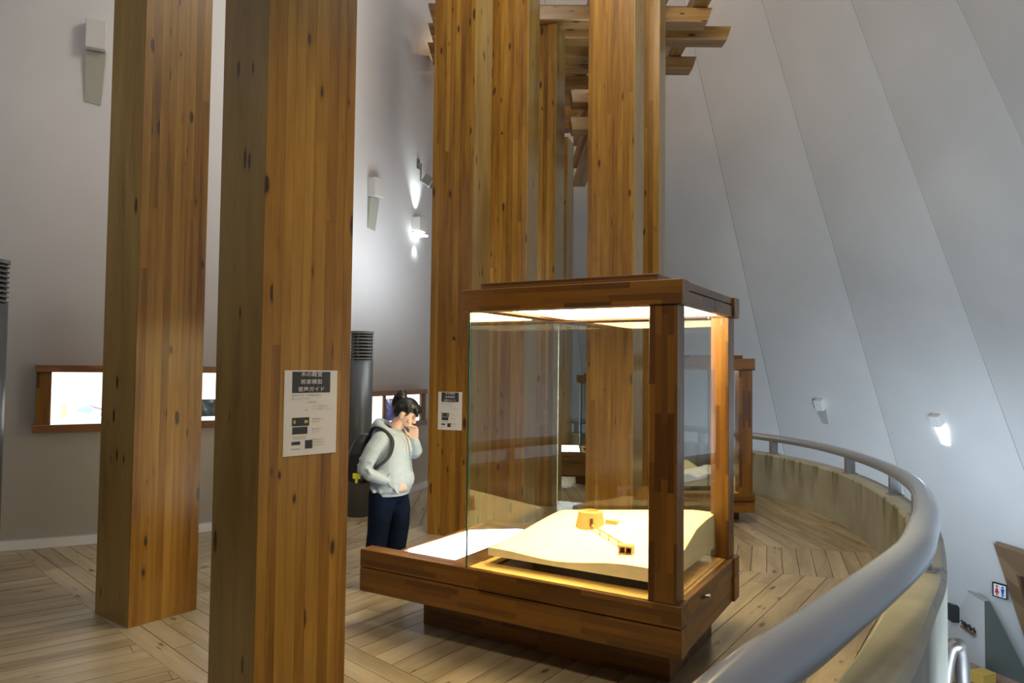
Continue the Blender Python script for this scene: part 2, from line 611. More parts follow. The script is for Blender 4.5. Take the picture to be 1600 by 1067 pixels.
# lower foyer floor
bm = bmesh.new()
prism(bm, [(CX + 12.6 * cos(2 * pi * k / 48), CY + 12.6 * sin(2 * pi * k / 48)) for k in range(48)], -4.4, -4.2)
lf = mk('floor_lower', bm, plain('foyer_floor_stone', (0.35, 0.36, 0.38), 0.5))
tag(lf, 'grey floor of the foyer below the gallery', kind='structure')

# ------------------------------------------------------------------ gallery floor: slab and planks
INNER = [(-2.6, -1.9), (-1.2, -0.45), (0.0, 1.08), (0.62, 1.95), (1.255, 2.80), (1.51, 3.13), (1.93, 3.72), (2.37, 4.36), (3.04, 5.54), (3.36, 6.30), (3.62, 7.2), (3.80, 8.25), (3.78, 9.35), (3.52, 10.36), (2.95, 11.45), (2.1, 12.4), (0.95, 13.2), (-0.3, 13.8), (-1.6, 14.2)]
path = [Vector((p[0], p[1])) for p in catmull([(x, y, 0) for x, y in INNER], 6)]


def normals(P):
    out = []
    for i in range(len(P)):
        t = (P[min(i + 1, len(P) - 1)] - P[max(i - 1, 0)]).normalized()
        out.append(Vector((t.y, -t.x)))
    return out


nrm = normals(path)
WALL_T = 0.22
outer = [p + n * WALL_T for p, n in zip(path, nrm)]
slab_poly = [(p.x, p.y) for p in outer] + [(-4.5, 14.2), (-9, 12), (-9, -1.9)]
bm = bmesh.new()
prism(bm, slab_poly, -0.45, -0.022)
bmesh.ops.recalc_face_normals(bm, faces=bm.faces)
skl = arc_wall('trim_1', 0.0, 0.012, -112, 25, 0.0855, 0.092, 'joint')
tag(skl, 'thin dark line above the skirting of the rounded wall', kind='structure')
fl = mk('floor', bm, 'subfloor')
tag(fl, 'pale timber plank floor of the gallery', kind='structure')


def clip_half(poly, p, n):
    """keep the side where (q-p).n >= 0"""
    out = []
    for i in range(len(poly)):
        a, b = poly[i], poly[(i + 1) % len(poly)]
        da = (a[0] - p[0]) * n[0] + (a[1] - p[1]) * n[1]
        db = (b[0] - p[0]) * n[0] + (b[1] - p[1]) * n[1]
        if da >= 0:
            out.append(a)
        if (da >= 0) != (db >= 0):
            t = da / (da - db)
            out.append((a[0] + (b[0] - a[0]) * t, a[1] + (b[1] - a[1]) * t))
    return out


def area(poly):
    return abs(sum(a[0] * b[1] - a[1] * b[0] for a, b in zip(poly, poly[1:] + poly[:1]))) / 2


# floor outline is convex on the parapet side: clip by its chords
mid = [p + n * (WALL_T * 0.5) for p, n in zip(path, nrm)][::6]
CLIPS = [(mid[i], ((mid[i] - mid[i + 1]).y, -(mid[i] - mid[i + 1]).x)) for i in range(len(mid) - 1)]
plank_n = 0


def field(ang, width, halves, bbox=9.0, org=(0, 5), L=(1.6, 3.2)):
    """lay planks at ANG degrees inside the half-planes"""
    global plank_n
    a = radians(ang)
    d = Vector((cos(a), sin(a)))
    n = Vector((-sin(a), cos(a)))
    k = int(bbox / width)
    for i in range(-k, k):
        v0, v1 = i * width + 0.0025, (i + 1) * width - 0.0025
        u = -bbox + rnd.uniform(0, 1.5)
        while u < bbox:
            ln = rnd.uniform(*L)
            c = [(u, v0), (u + ln - 0.003, v0), (u + ln - 0.003, v1), (u, v1)]
            poly = [tuple(Vector(org) + d * q[0] + n * q[1]) for q in c]
            u += ln
            for h in halves + CLIPS:
                poly = clip_half(poly, h[0], h[1])
                if len(poly) < 3:
                    break
            if len(poly) < 3 or area(poly) < 0.0006:
                continue
            cx = sum(p[0] for p in poly) / len(poly)
            cy = sum(p[1] for p in poly) / len(poly)
            # outside what the lens or a step aside could see, or inside the inner wall
            if hypot(cx - IX, cy - IY) < IR - 1.7 or cy < 1.6 or cy > 12.6:
                continue
            if cx < -0.95 * cy - 1.3 or (cx < -0.9 and cy > 11.5):
                continue
            bm = bmesh.new()
            dz = rnd.uniform(-0.0015, 0.0)
            lp = [((p[0] - cx) * d.x + (p[1] - cy) * d.y, (p[0] - cx) * n.x + (p[1] - cy) * n.y) for p in poly]
            prism(bm, lp, -0.022, dz)
            mk('floor_plank', bm, 'plank', fl, loc=(cx, cy, 0), rot=(0, 0, a))
            plank_n += 1


def line_n(p, ang, side):
    a = radians(ang)
    return (p, (-sin(a) * side, cos(a) * side))


A0 = line_n((-4.49, 6.65), -43.9, 1)       # right of the diagonal
A0m = line_n((-4.49, 6.65), -43.9, -1)
b_w = 0.95
off = Vector((cos(radians(46.1)), sin(radians(46.1)))) * b_w
A1p = (-4.49 + off.x, 6.65 + off.y)
B_LO = ((2.31, 6.32), -15.5)
B_HI = ((2.31, 7.32), -12.0)
field(37.5, 0.135, [A0m])
field(-43.9, 0.135, [A0, line_n(A1p, -43.9, -1)], org=(-4.49, 6.65), L=(2.4, 4.0))
field(55, 0.17, [line_n(A1p, -43.9, 1), line_n(*B_LO, -1)])
field(70.5, 0.135, [line_n(B_LO[0], B_LO[1], 1), line_n(B_HI[0], B_HI[1], -1), line_n(A1p, -43.9, 1)], org=(2.41, 7.21), L=(30, 31))
field(92, 0.17, [line_n(B_HI[0], B_HI[1], 1), line_n(A1p, -43.9, 1)], org=(2.73, 8.2))
print('planks', plank_n)

# ------------------------------------------------------------------ parapet and rail
PZ = 0.585
bm = bmesh.new()
prev = None
for p, n in zip(path, nrm):
    prof = [(0, 0), (0, PZ - 0.02), (0.02, PZ), (WALL_T - 0.03, PZ), (WALL_T, PZ - 0.03), (WALL_T, -0.45)]
    cur = [bm.verts.new((p.x + n.x * o, p.y + n.y * o, z)) for o, z in prof]
    if prev:
        for j in range(6):
            bm.faces.new((prev[j], cur[j], cur[(j + 1) % 6], prev[(j + 1) % 6]))
    prev = cur
bmesh.ops.recalc_face_normals(bm, faces=bm.faces)
par = mk('wall_parapet', bm, 'concrete')
for pl in par.data.polygons:
    pl.use_smooth = False
tag(par, 'low curved concrete parapet wall with dark damp stains', kind='structure')
# pour joints in the concrete
for k in (0.79, 0.66, 0.53, 0.40):
    i = int(k * (len(path) - 1))
    p, n = path[i], nrm[i]

RAIL = [(-1.1, -0.35), (-0.2, 0.98), (0.25, 1.62), (0.74, 2.25), (1.15, 2.70), (2.03, 3.71), (2.46, 4.33), (2.93, 5.1), (3.42, 6.1), (3.76, 7.24), (3.93, 8.5), (3.90, 9.5), (3.62, 10.5), (2.95, 11.7), (2.0, 12.65), (0.92, 13.35), (-0.3, 13.95), (-1.6, 14.35)]
RR = [.094, .094, .094, .094, .094, .092, .088, .082, .068, .058, .053, .050, .05, .05, .05, .05, .05, .05]
rp = catmull([(x, y, 0.80) for x, y in RAIL], 8)
rr = [v.x for v in catmull([(r, 0, 0) for r in RR], 8)]
rail = empty('guard_rail', (3.9, 8.5, 0.585), 0, 'thick grey painted handrail curving along the top of the concrete parapet', 'handrail')
rail_off = Vector((-3.9, -8.5, -0.585))
bm = bmesh.new()
sweep(bm, [p + rail_off for p in rp], rr, 24)
mk('rail_tube', bm, 'rail', rail, smooth=True)
for (x, y) in [(0.35, 1.72), (2.55, 4.35), (3.45, 5.95), (3.72, 6.95), (3.93, 8.35), (3.72, 10.2), (3.08, 11.42), (2.2, 12.45), (1.1, 13.2)]:
    j = min(range(len(path)), key=lambda q: (path[q] - Vector((x, y))).length)
    c = path[j] + nrm[j] * 0.12
    a = atan2(nrm[j].y, nrm[j].x)
    bm = bmesh.new()
    bx(bm, -0.05, 0.05, -0.0325, 0.0325, 0.0, 0.19, 0.002)
    bx(bm, -0.07, 0.07, -0.06, 0.06, 0.0, 0.008, 0.0)
    k = min(range(len(rp)), key=lambda q: (rp[q].xy - c).length)
    c = Vector((rp[k].x, rp[k].y))
    if (c - path[j]).dot(nrm[j]) < 0.07:
        c = path[j] + nrm[j] * 0.07
    mk('rail_post', bm, 'metal_post', rail, loc=(c.x - 3.9, c.y - 8.5, 0.0), rot=(0, 0, a))


# ------------------------------------------------------------------ timber pillars made of laminated boards
def pillar(cx, cy, yaw, label, ztop=9.2, s=0.48, name='timber_pillar', strips=9, pale=0):
    """(cx, cy) is the corner nearest the viewer; yaw the direction of its right-hand face"""
    o = empty(name, (cx, cy, 0), radians(yaw), label, 'pillar', 'laminated timber pillars')
    t = 0.009
    bm = bmesh.new()
    bx(bm, t, s, t, s, 0, ztop, 0)
    mk('core', bm, 'pillar', o)
    r2 = random.Random(int(abs(cx * 1000) + abs(cy * 100)))
    for face in (0, 1):
        ws = [r2.uniform(0.7, 1.3) for _ in range(strips if face != pale else 1)]
        tot = sum(ws)
        u = 0.0
        span0, span1 = (0.0, s) if face == 0 else (t + 0.0005, s)
        for wd in ws:
            u0 = span0 + (span1 - span0) * u / tot
            u += wd
            u1 = span0 + (span1 - span0) * u / tot
            cuts = [0.0]
            if face != pale and r2.random() < 0.65:
                cuts.append(r2.uniform(0.8, 5.0))
            cuts.append(ztop)
            dp = r2.uniform(0, 0.0012)
            for z0, z1 in zip(cuts, cuts[1:]):
                bm = bmesh.new()
                if face == 0:
                    bx(bm, u0 + 0.0004, u1 - 0.0004, dp, t, z0, z1 - 0.0008, 0)
                else:
                    bx(bm, dp, t, u0 + 0.0004, u1 - 0.0004, z0, z1 - 0.0008, 0)
                mk('lamella' if face != pale else 'outer_board', bm, 'pillar' if face != pale else 'pillar_pale', o)
    return o


pillar(-2.527, 4.839, 53.5, 'tall wooden pillar at the left, standing before the long lit wall display', pale=1)
P2 = (-1.156, 3.32, 46.0)
pillar(*P2, 'broadest and nearest wooden pillar, with the larger paper notice on it', pale=1)
P3 = (-0.42, 7.48, 70.5)
pillar(*P3, 'wooden pillar with the smaller paper notice, left of the big glass case')
pillar(0.154, 8.20, 73.0, 'wooden pillar seen through the left half of the big glass case')
pillar(0.54, 9.22, 72.5, 'shorter wooden pillar carrying the roof beams, behind the pair left of the gap', ztop=6.27)
pillar(0.95, 12.6, 72.0, 'slim far wooden pillar seen in the gap between the pillars, above the white light table', ztop=5.86, strips=6)
pillar(1.202, 7.12, 68.5, 'wooden pillar directly behind the right half of the glass case, its broad face forward')
pillar(1.66, 8.14, 70.0, 'narrow strip of wooden pillar tucked behind the right pillar edge')
pillar(-1.62, 12.9, 40.0, 'far wooden pillar glimpsed at the edge of the rounded white wall', ztop=6.27, strips=5)

# ------------------------------------------------------------------ roof beams
def beam(name, axis, c0, c1, p0, p1, z0, z1, label, cham=0.06, group='criss-cross roof beams'):
    bm = bmesh.new()
    L = (c1 - c0) / 2
    W = (p1 - p0) / 2
    H = (z1 - z0) / 2
    v = bx(bm, -L, L, -W, W, -H, H, 0)
    for q in v:
        if q.co.z < 0:
            q.co.x -= math.copysign(cham, q.co.x)
    es = [e for e in bm.edges if abs(e.verts[0].co.x - e.verts[1].co.x) > L]
    bmesh.ops.bevel(bm, geom=es, offset=0.012, segments=1, affect='EDGES')
    cx, cy = (c0 + c1) / 2, (p0 + p1) / 2
    if axis == 'Y':
        cx, cy = cy, cx
    o = mk(name, bm, 'beam_x', None, loc=(cx, cy, (z0 + z1) / 2), rot=(0, 0, 0 if axis == 'X' else pi / 2))
    return tag(o, label, 'beam', group)


XB = [(9.16, 2.55), (9.66, 2.95), (10.25, 2.2), (10.62, 2.72), (11.35, 1.5), (12.0, 1.3), (12.7, 1.2), (13.4, 1.1), (14.1, 1.0)]
ordn = ['nearest', 'second nearest', 'third nearest', 'fourth nearest', 'fifth nearest', 'sixth nearest', 'seventh nearest', 'eighth nearest', 'farthest']
for i, (y, x1) in enumerate(XB):
    beam('roof_beam', 'X', -0.1245 * y if y < 10.5 else -1.9, x1, y, y + 0.26, 6.27, 6.46, ordn[i] + ' of the roof beams that run from left to right between the pillars')
yb = [-1.42, -0.45, 0.95, 1.75, 2.3]
yn = ['leftmost', 'second from the left', 'middle', 'second from the right', 'rightmost']
for i, x in enumerate(yb):
    beam('roof_cross_beam', 'Y', 8.9 if x > -1 else 11.6, 14.3 if x < 1.5 else 11.4, x, x + 0.2, 6.47, 6.66, yn[i] + ' of the upper roof beams that run away from the viewer')
for i, (y, x1) in enumerate([(9.0, 2.55), (9.9, 2.45), (10.8, 2.2), (11.7, 1.2), (12.6, 1.1)]):
    beam('roof_top_beam', 'X', -0.1245 * y if y < 10.5 else -1.9, x1, y, y + 0.24, 6.67, 6.86, ordn[i] + ' of the topmost layer of roof beams, laid left to right')
# log crib at the head of the shorter pillar
for i, (z0, z1) in enumerate([(4.82, 5.0), (5.18, 5.36)]):
    beam('bracket_log', 'X', 0.72, 1.02 if i < 2 else 1.15, 9.14, 9.40, z0, z1, ['lower', 'upper'][i] + ' stub log pointing right from the head of the shorter pillar', 0.03, 'bracket logs at the pillar head')
for i, (z0, z1) in enumerate([(4.70, 4.82), (5.0, 5.18), (5.36, 5.54)]):
    beam('bracket_log', 'Y', 9.05, 11.6, 0.96, 1.16, z0, z1, ['lowest', 'middle', 'highest'][i] + ' log running away from the viewer in the stack between two pillars', 0.05, 'bracket logs at the pillar head')

# ------------------------------------------------------------------ glass cases
def finger_board(parent, name, x0, x1, y0, y1, z0, z1, ax, bev=0.004):
    return box(name, 'block' + ax, parent, x0, x1, y0, y1, z0, z1, bev)


def terrain(parent, x0, x1, y0, y1, zb, fz, n=36, mat='terrain', label=None):
    bm = bmesh.new()
    top = [[None] * (n + 1) for _ in range(n + 1)]
    for i in range(n + 1):
        for j in range(n + 1):
            u, v = i / n, j / n
            top[i][j] = bm.verts.new((x0 + (x1 - x0) * u, y0 + (y1 - y0) * v, fz(u, v)))
    for i in range(n):
        for j in range(n):
            bm.faces.new((top[i][j], top[i + 1][j], top[i + 1][j + 1], top[i][j + 1])).smooth = True
    edge = [top[i][0] for i in range(n)] + [top[n][j] for j in range(n)] + [top[i][n] for i in range(n, 0, -1)] + [top[0][j] for j in range(n, 0, -1)]
    low = [bm.verts.new((v.co.x, v.co.y, zb)) for v in edge]
    m_ = len(edge)
    for k in range(m_):
        bm.faces.new((edge[k], low[k], low[(k + 1) % m_], edge[(k + 1) % m_]))
    bm.faces.new(low)
    bmesh.ops.recalc_face_normals(bm, faces=bm.faces)
    return mk('terrain_model', bm, mat, parent)


def fz_main(u, v):
    f = 0.622 + 0.045 * u * u + 0.012 * sin(u * 9 + 1)          # front edge profile
    r = 0.70 + 0.11 * min(1, u * 1.15) - 0.015 * max(0, u - .85)   # back edge profile
    s = v * v * (3 - 2 * v)
    z = f * (1 - s) + r * s + 0.022 * sin(pi * v) * sin(u * 5.2) + 0.02 * sin(pi * v) * u
    return z + (0.035 * max(0, 1 - abs(v - 0.55) * 3) * u * u)


def glass_case(loc, yaw, L, W, Lt, zkb, zbt, ztb, ztt, label, main=False, light_x=0.38, lamp='case_lamp', rec=0.28, tgap=0.185):
    table = L - Lt > 0.3
    c = empty('display_case', loc, yaw, label, 'display case')
    # plinth
    box('plinth', 'blockX', c, -L + rec + 0.05, -0.08 if not table else -0.15, rec, W - 0.12, 0.0, zkb, 0.004)
    # front and back beams made of two boards each, ends cross like log work
    zm = zbt - (zbt - zkb) * 0.43
    bw = 0.12
    finger_board(c, 'front_board', -L, 0.0, 0.0, bw, zm + 0.003, zbt, 'X')
    finger_board(c, 'front_board', -L - 0.006, 0.0, 0.006, bw, zkb, zm - 0.003, 'X')
    finger_board(c, 'back_board', -L + (0.25 if table else 0), 0.003, W - bw, W, zm + 0.003, zbt, 'X')
    finger_board(c, 'back_board', -L + (0.25 if table else 0), 0.003, W - bw, W, zkb, zm - 0.003, 'X')
    finger_board(c, 'side_board', -L + (0.24 if table else 0), -L + (0.27 if table else 0.03), bw + 0.002, W - bw - 0.002, zkb, zbt - 0.002, 'Y')
    d1 = finger_board(c, 'drawer', -0.05, -0.008, bw + 0.004, W - bw - 0.004, zm + 0.003, zbt, 'Y')
    finger_board(c, 'side_board', -0.05, -0.012, bw + 0.004, W - bw - 0.004, zkb, zm - 0.003, 'Y')
    bm = bmesh.new()
    bmesh.ops.create_cone(bm, segments=20, radius1=0.009, radius2=0.009, depth=0.03, cap_ends=True, matrix=Matrix.Translation((0.006, W * 0.36, (zm + zbt) / 2)) @ Matrix.Rotation(pi / 2, 4, 'Y'))
    bmesh.ops.create_cone(bm, segments=20, radius1=0.017, radius2=0.014, depth=0.012, cap_ends=True, matrix=Matrix.Translation((0.024, W * 0.36, (zm + zbt) / 2)) @ Matrix.Rotation(pi / 2, 4, 'Y'))
    bx(bm, -0.008, 0.006, W * 0.36 - 0.035, W * 0.36 - 0.018, (zm + zbt) / 2 - 0.01, (zm + zbt) / 2 + 0.012)
    mk('knob', bm, 'steel', d1)
    gx = -Lt + 0.06          # plane of the left pane
    # deck: boards around the sunken bed, pale ones with lamplight in their colour
    box('deck_board', 'blocklight', c, gx + 0.009, -0.187, 0.021, 0.17, zbt + 0.0003, zbt + 0.005, 0.001)
    box('deck_board', 'blocklight', c, -0.185, -0.0695, 0.137, W - 0.168, zbt + 0.0003, zbt + 0.005, 0.001)
    box('deck_board', 'blocklight', c, gx, -0.05, bw + 0.001, 0.17, zbt - 0.03, zbt - 0.002, 0.001)
    box('deck_board', 'blocklight', c, -0.17, -0.05, 0.171, W - bw - 0.001, zbt - 0.03, zbt - 0.002, 0.001)
    box('deck_board', 'blocklight', c, gx, -0.171, W - bw - 0.08, W - bw - 0.001, zbt - 0.03, zbt - 0.002, 0.001)
    box('deck_board', 'blockY', c, max(gx - 0.165, -L + 0.031), gx - 0.006, bw + 0.001, W - bw - 0.001, zbt - 0.03, zbt - 0.001, 0.001)
    box('deck_board', 'blocklight', c, gx, gx + 0.05, 0.171, W - bw - 0.081, zbt - 0.03, zbt - 0.002, 0.001)
    box('sunken_bed', 'dark_recess', c, gx + 0.02, -0.1, 0.14, W - bw - 0.02, zbt - 0.06, zbt - 0.05, 0)  # bed coloured dark to read as shade under the relief
    # light table at the left end
    bm = bmesh.new()
    x2 = gx - tgap
    if main:
        prism(bm, [(-1.935, 0.165), (-1.606, 0.123), (-1.545, 0.135), (-1.55, 1.10), (-1.62, 1.10), (-1.905, 0.87)], zbt - 0.03, zbt + 0.003)
    else:
        prism(bm, [(x2 - light_x, bw + 0.03), (x2, bw + 0.03), (x2, W - bw - 0.02), (x2 - light_x, W - bw - 0.02)], zbt - 0.03, zbt + 0.004)
    if table:
        mk('light_table', bm, 'lightbox', c)
        box('light_table_base', 'blockX', c, -L + 0.28, gx - 0.166, bw + 0.002, W - bw - 0.002, zbt - 0.08, zbt - 0.031, 0)
    # posts at the right end
    p1 = box('post', 'blockZ', c, -0.185, -0.028, 0.010, 0.135, zbt, ztb, 0.003)
    p2 = box('post', 'blockZ', c, -0.145, -0.028, W - 0.165, W - 0.02, zbt, ztb, 0.003)
    # roof frame
    finger_board(c, 'roof_beam', -Lt, 0.0, 0.0, 0.135, ztb, ztt, 'X')
    finger_board(c, 'roof_beam', -Lt, 0.003, W - 0.135, W, ztb, ztt, 'X')
    zg = ztb + (ztt - ztb) * 0.62
    finger_board(c, 'roof_side_board', -0.06, -0.010, 0.137, W * 0.55, ztb + 0.004, zg - 0.003, 'Y')
    finger_board(c, 'roof_side_board', -0.06, -0.010, W * 0.55 + 0.002, W - 0.137, ztb + 0.004, zg - 0.003, 'Y')
    finger_board(c, 'roof_side_board', -0.065, -0.012, 0.137, W - 0.137, zg + 0.003, ztt - 0.002, 'Y')
    finger_board(c, 'roof_side_board', -Lt + 0.02, -Lt + 0.1, 0.137, W - 0.137, ztb + 0.01, ztt - 0.002, 'Y')
    finger_board(c, 'roof_lid', -Lt + 0.13, -0.14, 0.015, W - 0.015, ztt + 0.0005, ztt + 0.037, 'X')
    # ceiling lamp with wooden margin
    box('lamp_margin', 'blocklight', c, -Lt + 0.102, -0.067, 0.137, W - 0.137, ztb + 0.035, ztb + 0.055, 0)
    lm = box('lamp_panel', lamp, c, -Lt + 0.22, -0.10, 0.14, W - 0.20, ztb + 0.012, ztb + 0.034, 0)
    # glass
    gz0, gz1 = zbt - 0.001, ztb + 0.0
    th = 0.008
    gy = 0.012
    def pane(x0, x1, y0, y1):
        bm = bmesh.new()
        bx(bm, x0, x1, y0, y1, gz0, gz1)
        return mk('glass_pane', bm, 'glass', c)
    pane(gx, -0.187, gy, gy + th)
    pane(gx, gx + th, gy + th + 0.001, W - 0.03)
    pane(gx + th + 0.001, -0.147, W - 0.03, W - 0.022)
    pane(-0.078, -0.070, 0.137, W * 0.615)
    pane(-0.078, -0.070, W * 0.615 + 0.003, W - 0.167)
    bm = bmesh.new()
    bx(bm, gx - 0.009, gx - 0.0005, gy - 0.001, gy + th, gz0, gz1)
    mk('glass_edge', bm, 'edge', c)
    bm = bmesh.new()
    bx(bm, gx - 0.002, gx - 0.0005, W - 0.03, W - 0.024, gz0, gz1)
    mk('glass_edge', bm, 'white', c)
    return c, gx


CASE_YAW = atan2(-0.5094, 0.8605)
case, gx = glass_case((0.8969, 3.7908, 0), CASE_YAW, 2.22, 1.2635, 1.415, 0.241, 0.522, 2.109, 2.2436,
                      'large wooden display case with glass sides, lit from above, in the middle foreground', main=True)
# the relief model inside is a thing resting in the case
tm = empty('landscape_model', case.matrix_world @ Vector((0, 0, 0)), 0, 'pale wooden relief landscape with a tiny round building, inside the near glass case', 'model')
tm.location = (0.8969, 3.7908, 0.472)
tm.rotation_euler = (0, 0, CASE_YAW)


def tz(x, y):
    return fz_main((x + 1.27) / 1.15, (y - 0.12) / 1.03) - 0.472


t_o = terrain(tm, -1.27, -0.12, 0.12, 1.15, 0.115, lambda u, v: fz_main(u, v) - 0.472)
t_o.name = 'hillside'
box('stand', 'dark_recess', tm, -1.05, -0.3, 0.3, 1.0, 0.0, 0.116, 0)
# ring shaped building of the model
bx0, by0 = -0.835, 0.70
zc = tz(bx0, by0) - 0.02
bm = bmesh.new()
seg = 40
R = []
for rr_, zz in ((0.100, 0.0), (0.078, 0.105), (0.052, 0.112), (0.040, 0.070), (0.036, 0.0)):
    R.append([bm.verts.new((bx0 + rr_ * cos(2 * pi * k / seg), by0 + rr_ * sin(2 * pi * k / seg), zc + zz)) for k in range(seg)])
for r0, r1 in zip(R, R[1:]):
    for k in range(seg):
        bm.faces.new((r0[k], r0[(k + 1) % seg], r1[(k + 1) % seg], r1[k]))
for k in range(seg):
    bm.faces.new((R[-1][k], R[-1][(k + 1) % seg], R[0][(k + 1) % seg], R[0][k]))
mk('round_building', bm, 'model_wood', tm)
# its little door, footbridge, far box and fan shaped annexe
ang = radians(-62)
dpx, dpy = bx0 + 0.094 * cos(ang), by0 + 0.094 * sin(ang)
bm = bmesh.new()
bx(bm, -0.010, 0.010, -0.010, 0.012, 0.028, 0.075)
mk('doorway', bm, 'model_dark', tm, loc=(dpx, dpy, zc), rot=(0, 0, ang + pi / 2))
ex, ey = -0.43, 0.345
z1_, z2_ = zc + 0.035, tz(ex, ey) + 0.030
bm = bmesh.new()
n_ = 26
for k in range(n_):
    t0, t1 = k / n_, (k + 0.8) / n_
    pa = Vector((dpx + (ex - dpx) * t0, dpy + (ey - dpy) * t0, z1_ + (z2_ - z1_) * t0))
    pb = Vector((dpx + (ex - dpx) * t1, dpy + (ey - dpy) * t1, z1_ + (z2_ - z1_) * t1))
    sweep(bm, [pa, pb], 0.007, 4)
for t0 in (0.25, 0.5, 0.75):
    x_, y_ = dpx + (ex - dpx) * t0, dpy + (ey - dpy) * t0
    zz_ = z1_ + (z2_ - z1_) * t0
    bx(bm, x_ - 0.003, x_ + 0.003, y_ - 0.003, y_ + 0.003, min(tz(x_, y_) - 0.01, zz_ - 0.02), zz_)
mk('footbridge', bm, 'model_wood', tm)
bm = bmesh.new()
zb_ = tz(ex, ey) - 0.012
bx(bm, -0.045, 0.040, -0.030, 0.030, 0.0, 0.012)
bx(bm, -0.045, 0.040, -0.030, 0.030, 0.048, 0.058)
bx(bm, -0.045, -0.037, -0.030, 0.030, 0.012, 0.048)
bx(bm, 0.032, 0.040, -0.030, 0.030, 0.012, 0.048)
bx(bm, -0.006, 0.000, -0.030, 0.030, 0.012, 0.048)
bx(bm, -0.037, 0.032, 0.020, 0.030, 0.012, 0.048, mi=1)
mk('hilltop_pavilion', bm, ['model_wood', 'model_dark'], tm, loc=(ex, ey - 0.02, zb_), rot=(0, 0, 0.15))
bm = bmesh.new()
prism(bm, [(0, 0), (0.085, 0.035), (0.085, -0.015)], 0, 0.04)
mk('annexe', bm, 'model_wood', tm, loc=(bx0 + 0.098, by0 + 0.02, tz(bx0 + 0.14, by0) - 0.012))

case2, g2 = glass_case((2.81, 8.3, 0), radians(4), 0.95, 1.15, 0.90, 0.13, 0.35, 1.76, 1.895,
                       'smaller wooden display case with glass, beyond the large one beside the curved parapet', lamp='case_lamp_dim')
t2 = empty('landscape_model', (2.81, 8.3, 0.302), 0, 'pale flat relief landscape model inside the farther glass case', 'model')
t2.rotation_euler = (0, 0, radians(4))
h2 = terrain(t2, -0.78, -0.15, 0.2, 0.95, 0.10, lambda u, v: 0.22 + 0.05 * v + 0.04 * sin(u * 6) * v + 0.02 * sin(u * 17))
h2.name = 'hillside'
box('stand', 'dark_recess', t2, -0.66, -0.25, 0.3, 0.8, -0.012, 0.101, 0)
case3, g3 = glass_case((2.45, 10.7, 0), radians(-4), 1.80, 1.1, 1.46, 0.14, 0.50, 1.54, 1.65,
                       'farthest wooden display case with white light table, glimpsed between two pillars', lamp='case_lamp_dim', light_x=0.34, tgap=0.02)

# ------------------------------------------------------------------ paper notices
def text_mesh(parent, body, size, x, z, mat, y=-0.0022, sx=1.0, align='CENTER', name='lettering'):
    cu = bpy.data.curves.new('t', 'FONT')
    cu.body = body
    cu.size = size
    cu.align_x = align
    cu.align_y = 'CENTER'
    cu.extrude = 0.0
    o = bpy.data.objects.new('t', cu)
    COL.objects.link(o)
    dg = bpy.context.evaluated_depsgraph_get()
    dg.update()
    me = bpy.data.meshes.new_from_object(o.evaluated_get(dg))
    bpy.data.objects.remove(o)
    me.materials.clear()
    me.materials.append(M[mat])
    me.name = name
    r = bpy.data.objects.new(name, me)
    COL.objects.link(r)
    r.parent = parent
    r.location = (x, y, z)
    r.rotation_euler = (pi / 2, 0, 0)
    r.scale = (sx, 1, 1)
    return r


def notice(loc, rz, label, w_, h_, tilt=0.0, ink=True):
    o = empty('paper_notice', loc, rz, label, 'notice')
    o.rotation_euler = (0, tilt, rz)
    bm = bmesh.new()
    bx(bm, 0, w_, -0.001, 0, 0, h_)
    mk('sheet', bm, 'paper', o)

    def r(name, mat, x0, x1, z0, z1, y=-0.0016):
        bm = bmesh.new()
        bx(bm, x0 * w_, x1 * w_, y, -0.001, z0 * h_, z1 * h_)
        return mk(name, bm, mat, o)
    r('heading_panel', 'ink', 0.14, 0.86, 0.735, 0.985)
    for k, t in enumerate(['木の殿堂', '民家模型', '音声ガイド']):
        text_mesh(o, t, 0.060 * h_, 0.5 * w_, (0.950 - 0.088 * k) * h_, 'ink_white', sx=1.2)
    text_mesh(o, '音声ガイドは、木の殿堂の展示を', 0.026 * h_, 0.14 * w_, 0.705 * h_, 'ink_grey', align='LEFT')
    text_mesh(o, '聞くことができます。', 0.026 * h_, 0.14 * w_, 0.665 * h_, 'ink_grey', align='LEFT')
    text_mesh(o, '（ご利用方法）', 0.026 * h_, 0.5 * w_, 0.62 * h_, 'ink_grey')
    for zz, ls in ((0.57, ['カメラで読み取って', 'ページを開いてください。']), (0.42, ['言語を選んで', 'ください。']), (0.30, ['番号を押して', 'ください。']), (0.175, ['音声が流れます。', '展示を見ながら', 'お聞きください。'])):
        for q, s_ in enumerate(ls):
            text_mesh(o, s_, 0.024 * h_, 0.52 * w_, (zz - q * 0.033) * h_, 'ink_grey', align='LEFT')
    a = r('picture', 'ink', 0.15, 0.47, 0.345, 0.445)
    b = r('picture', 'ink', 0.16, 0.44, 0.25, 0.335)
    r('picture', 'ink', 0.15, 0.31, 0.125, 0.165)
    r('picture', 'ink', 0.40, 0.54, 0.075, 0.175)
    r('caption', 'ink_grey', 0.17, 0.42, 0.218, 0.223)
    r('caption', 'ink_grey', 0.17, 0.42, 0.195, 0.200)
    r('caption', 'ink_grey', 0.15, 0.31, 0.075, 0.082)
    r('yellow_mark', 'ink_yellow', 0.18, 0.215, 0.375, 0.415, -0.0019)
    r('yellow_mark', 'ink_yellow', 0.38, 0.445, 0.378, 0.412, -0.0019)
    r('red_mark', 'ink_red', 0.395, 0.425, 0.528, 0.535)
    return o


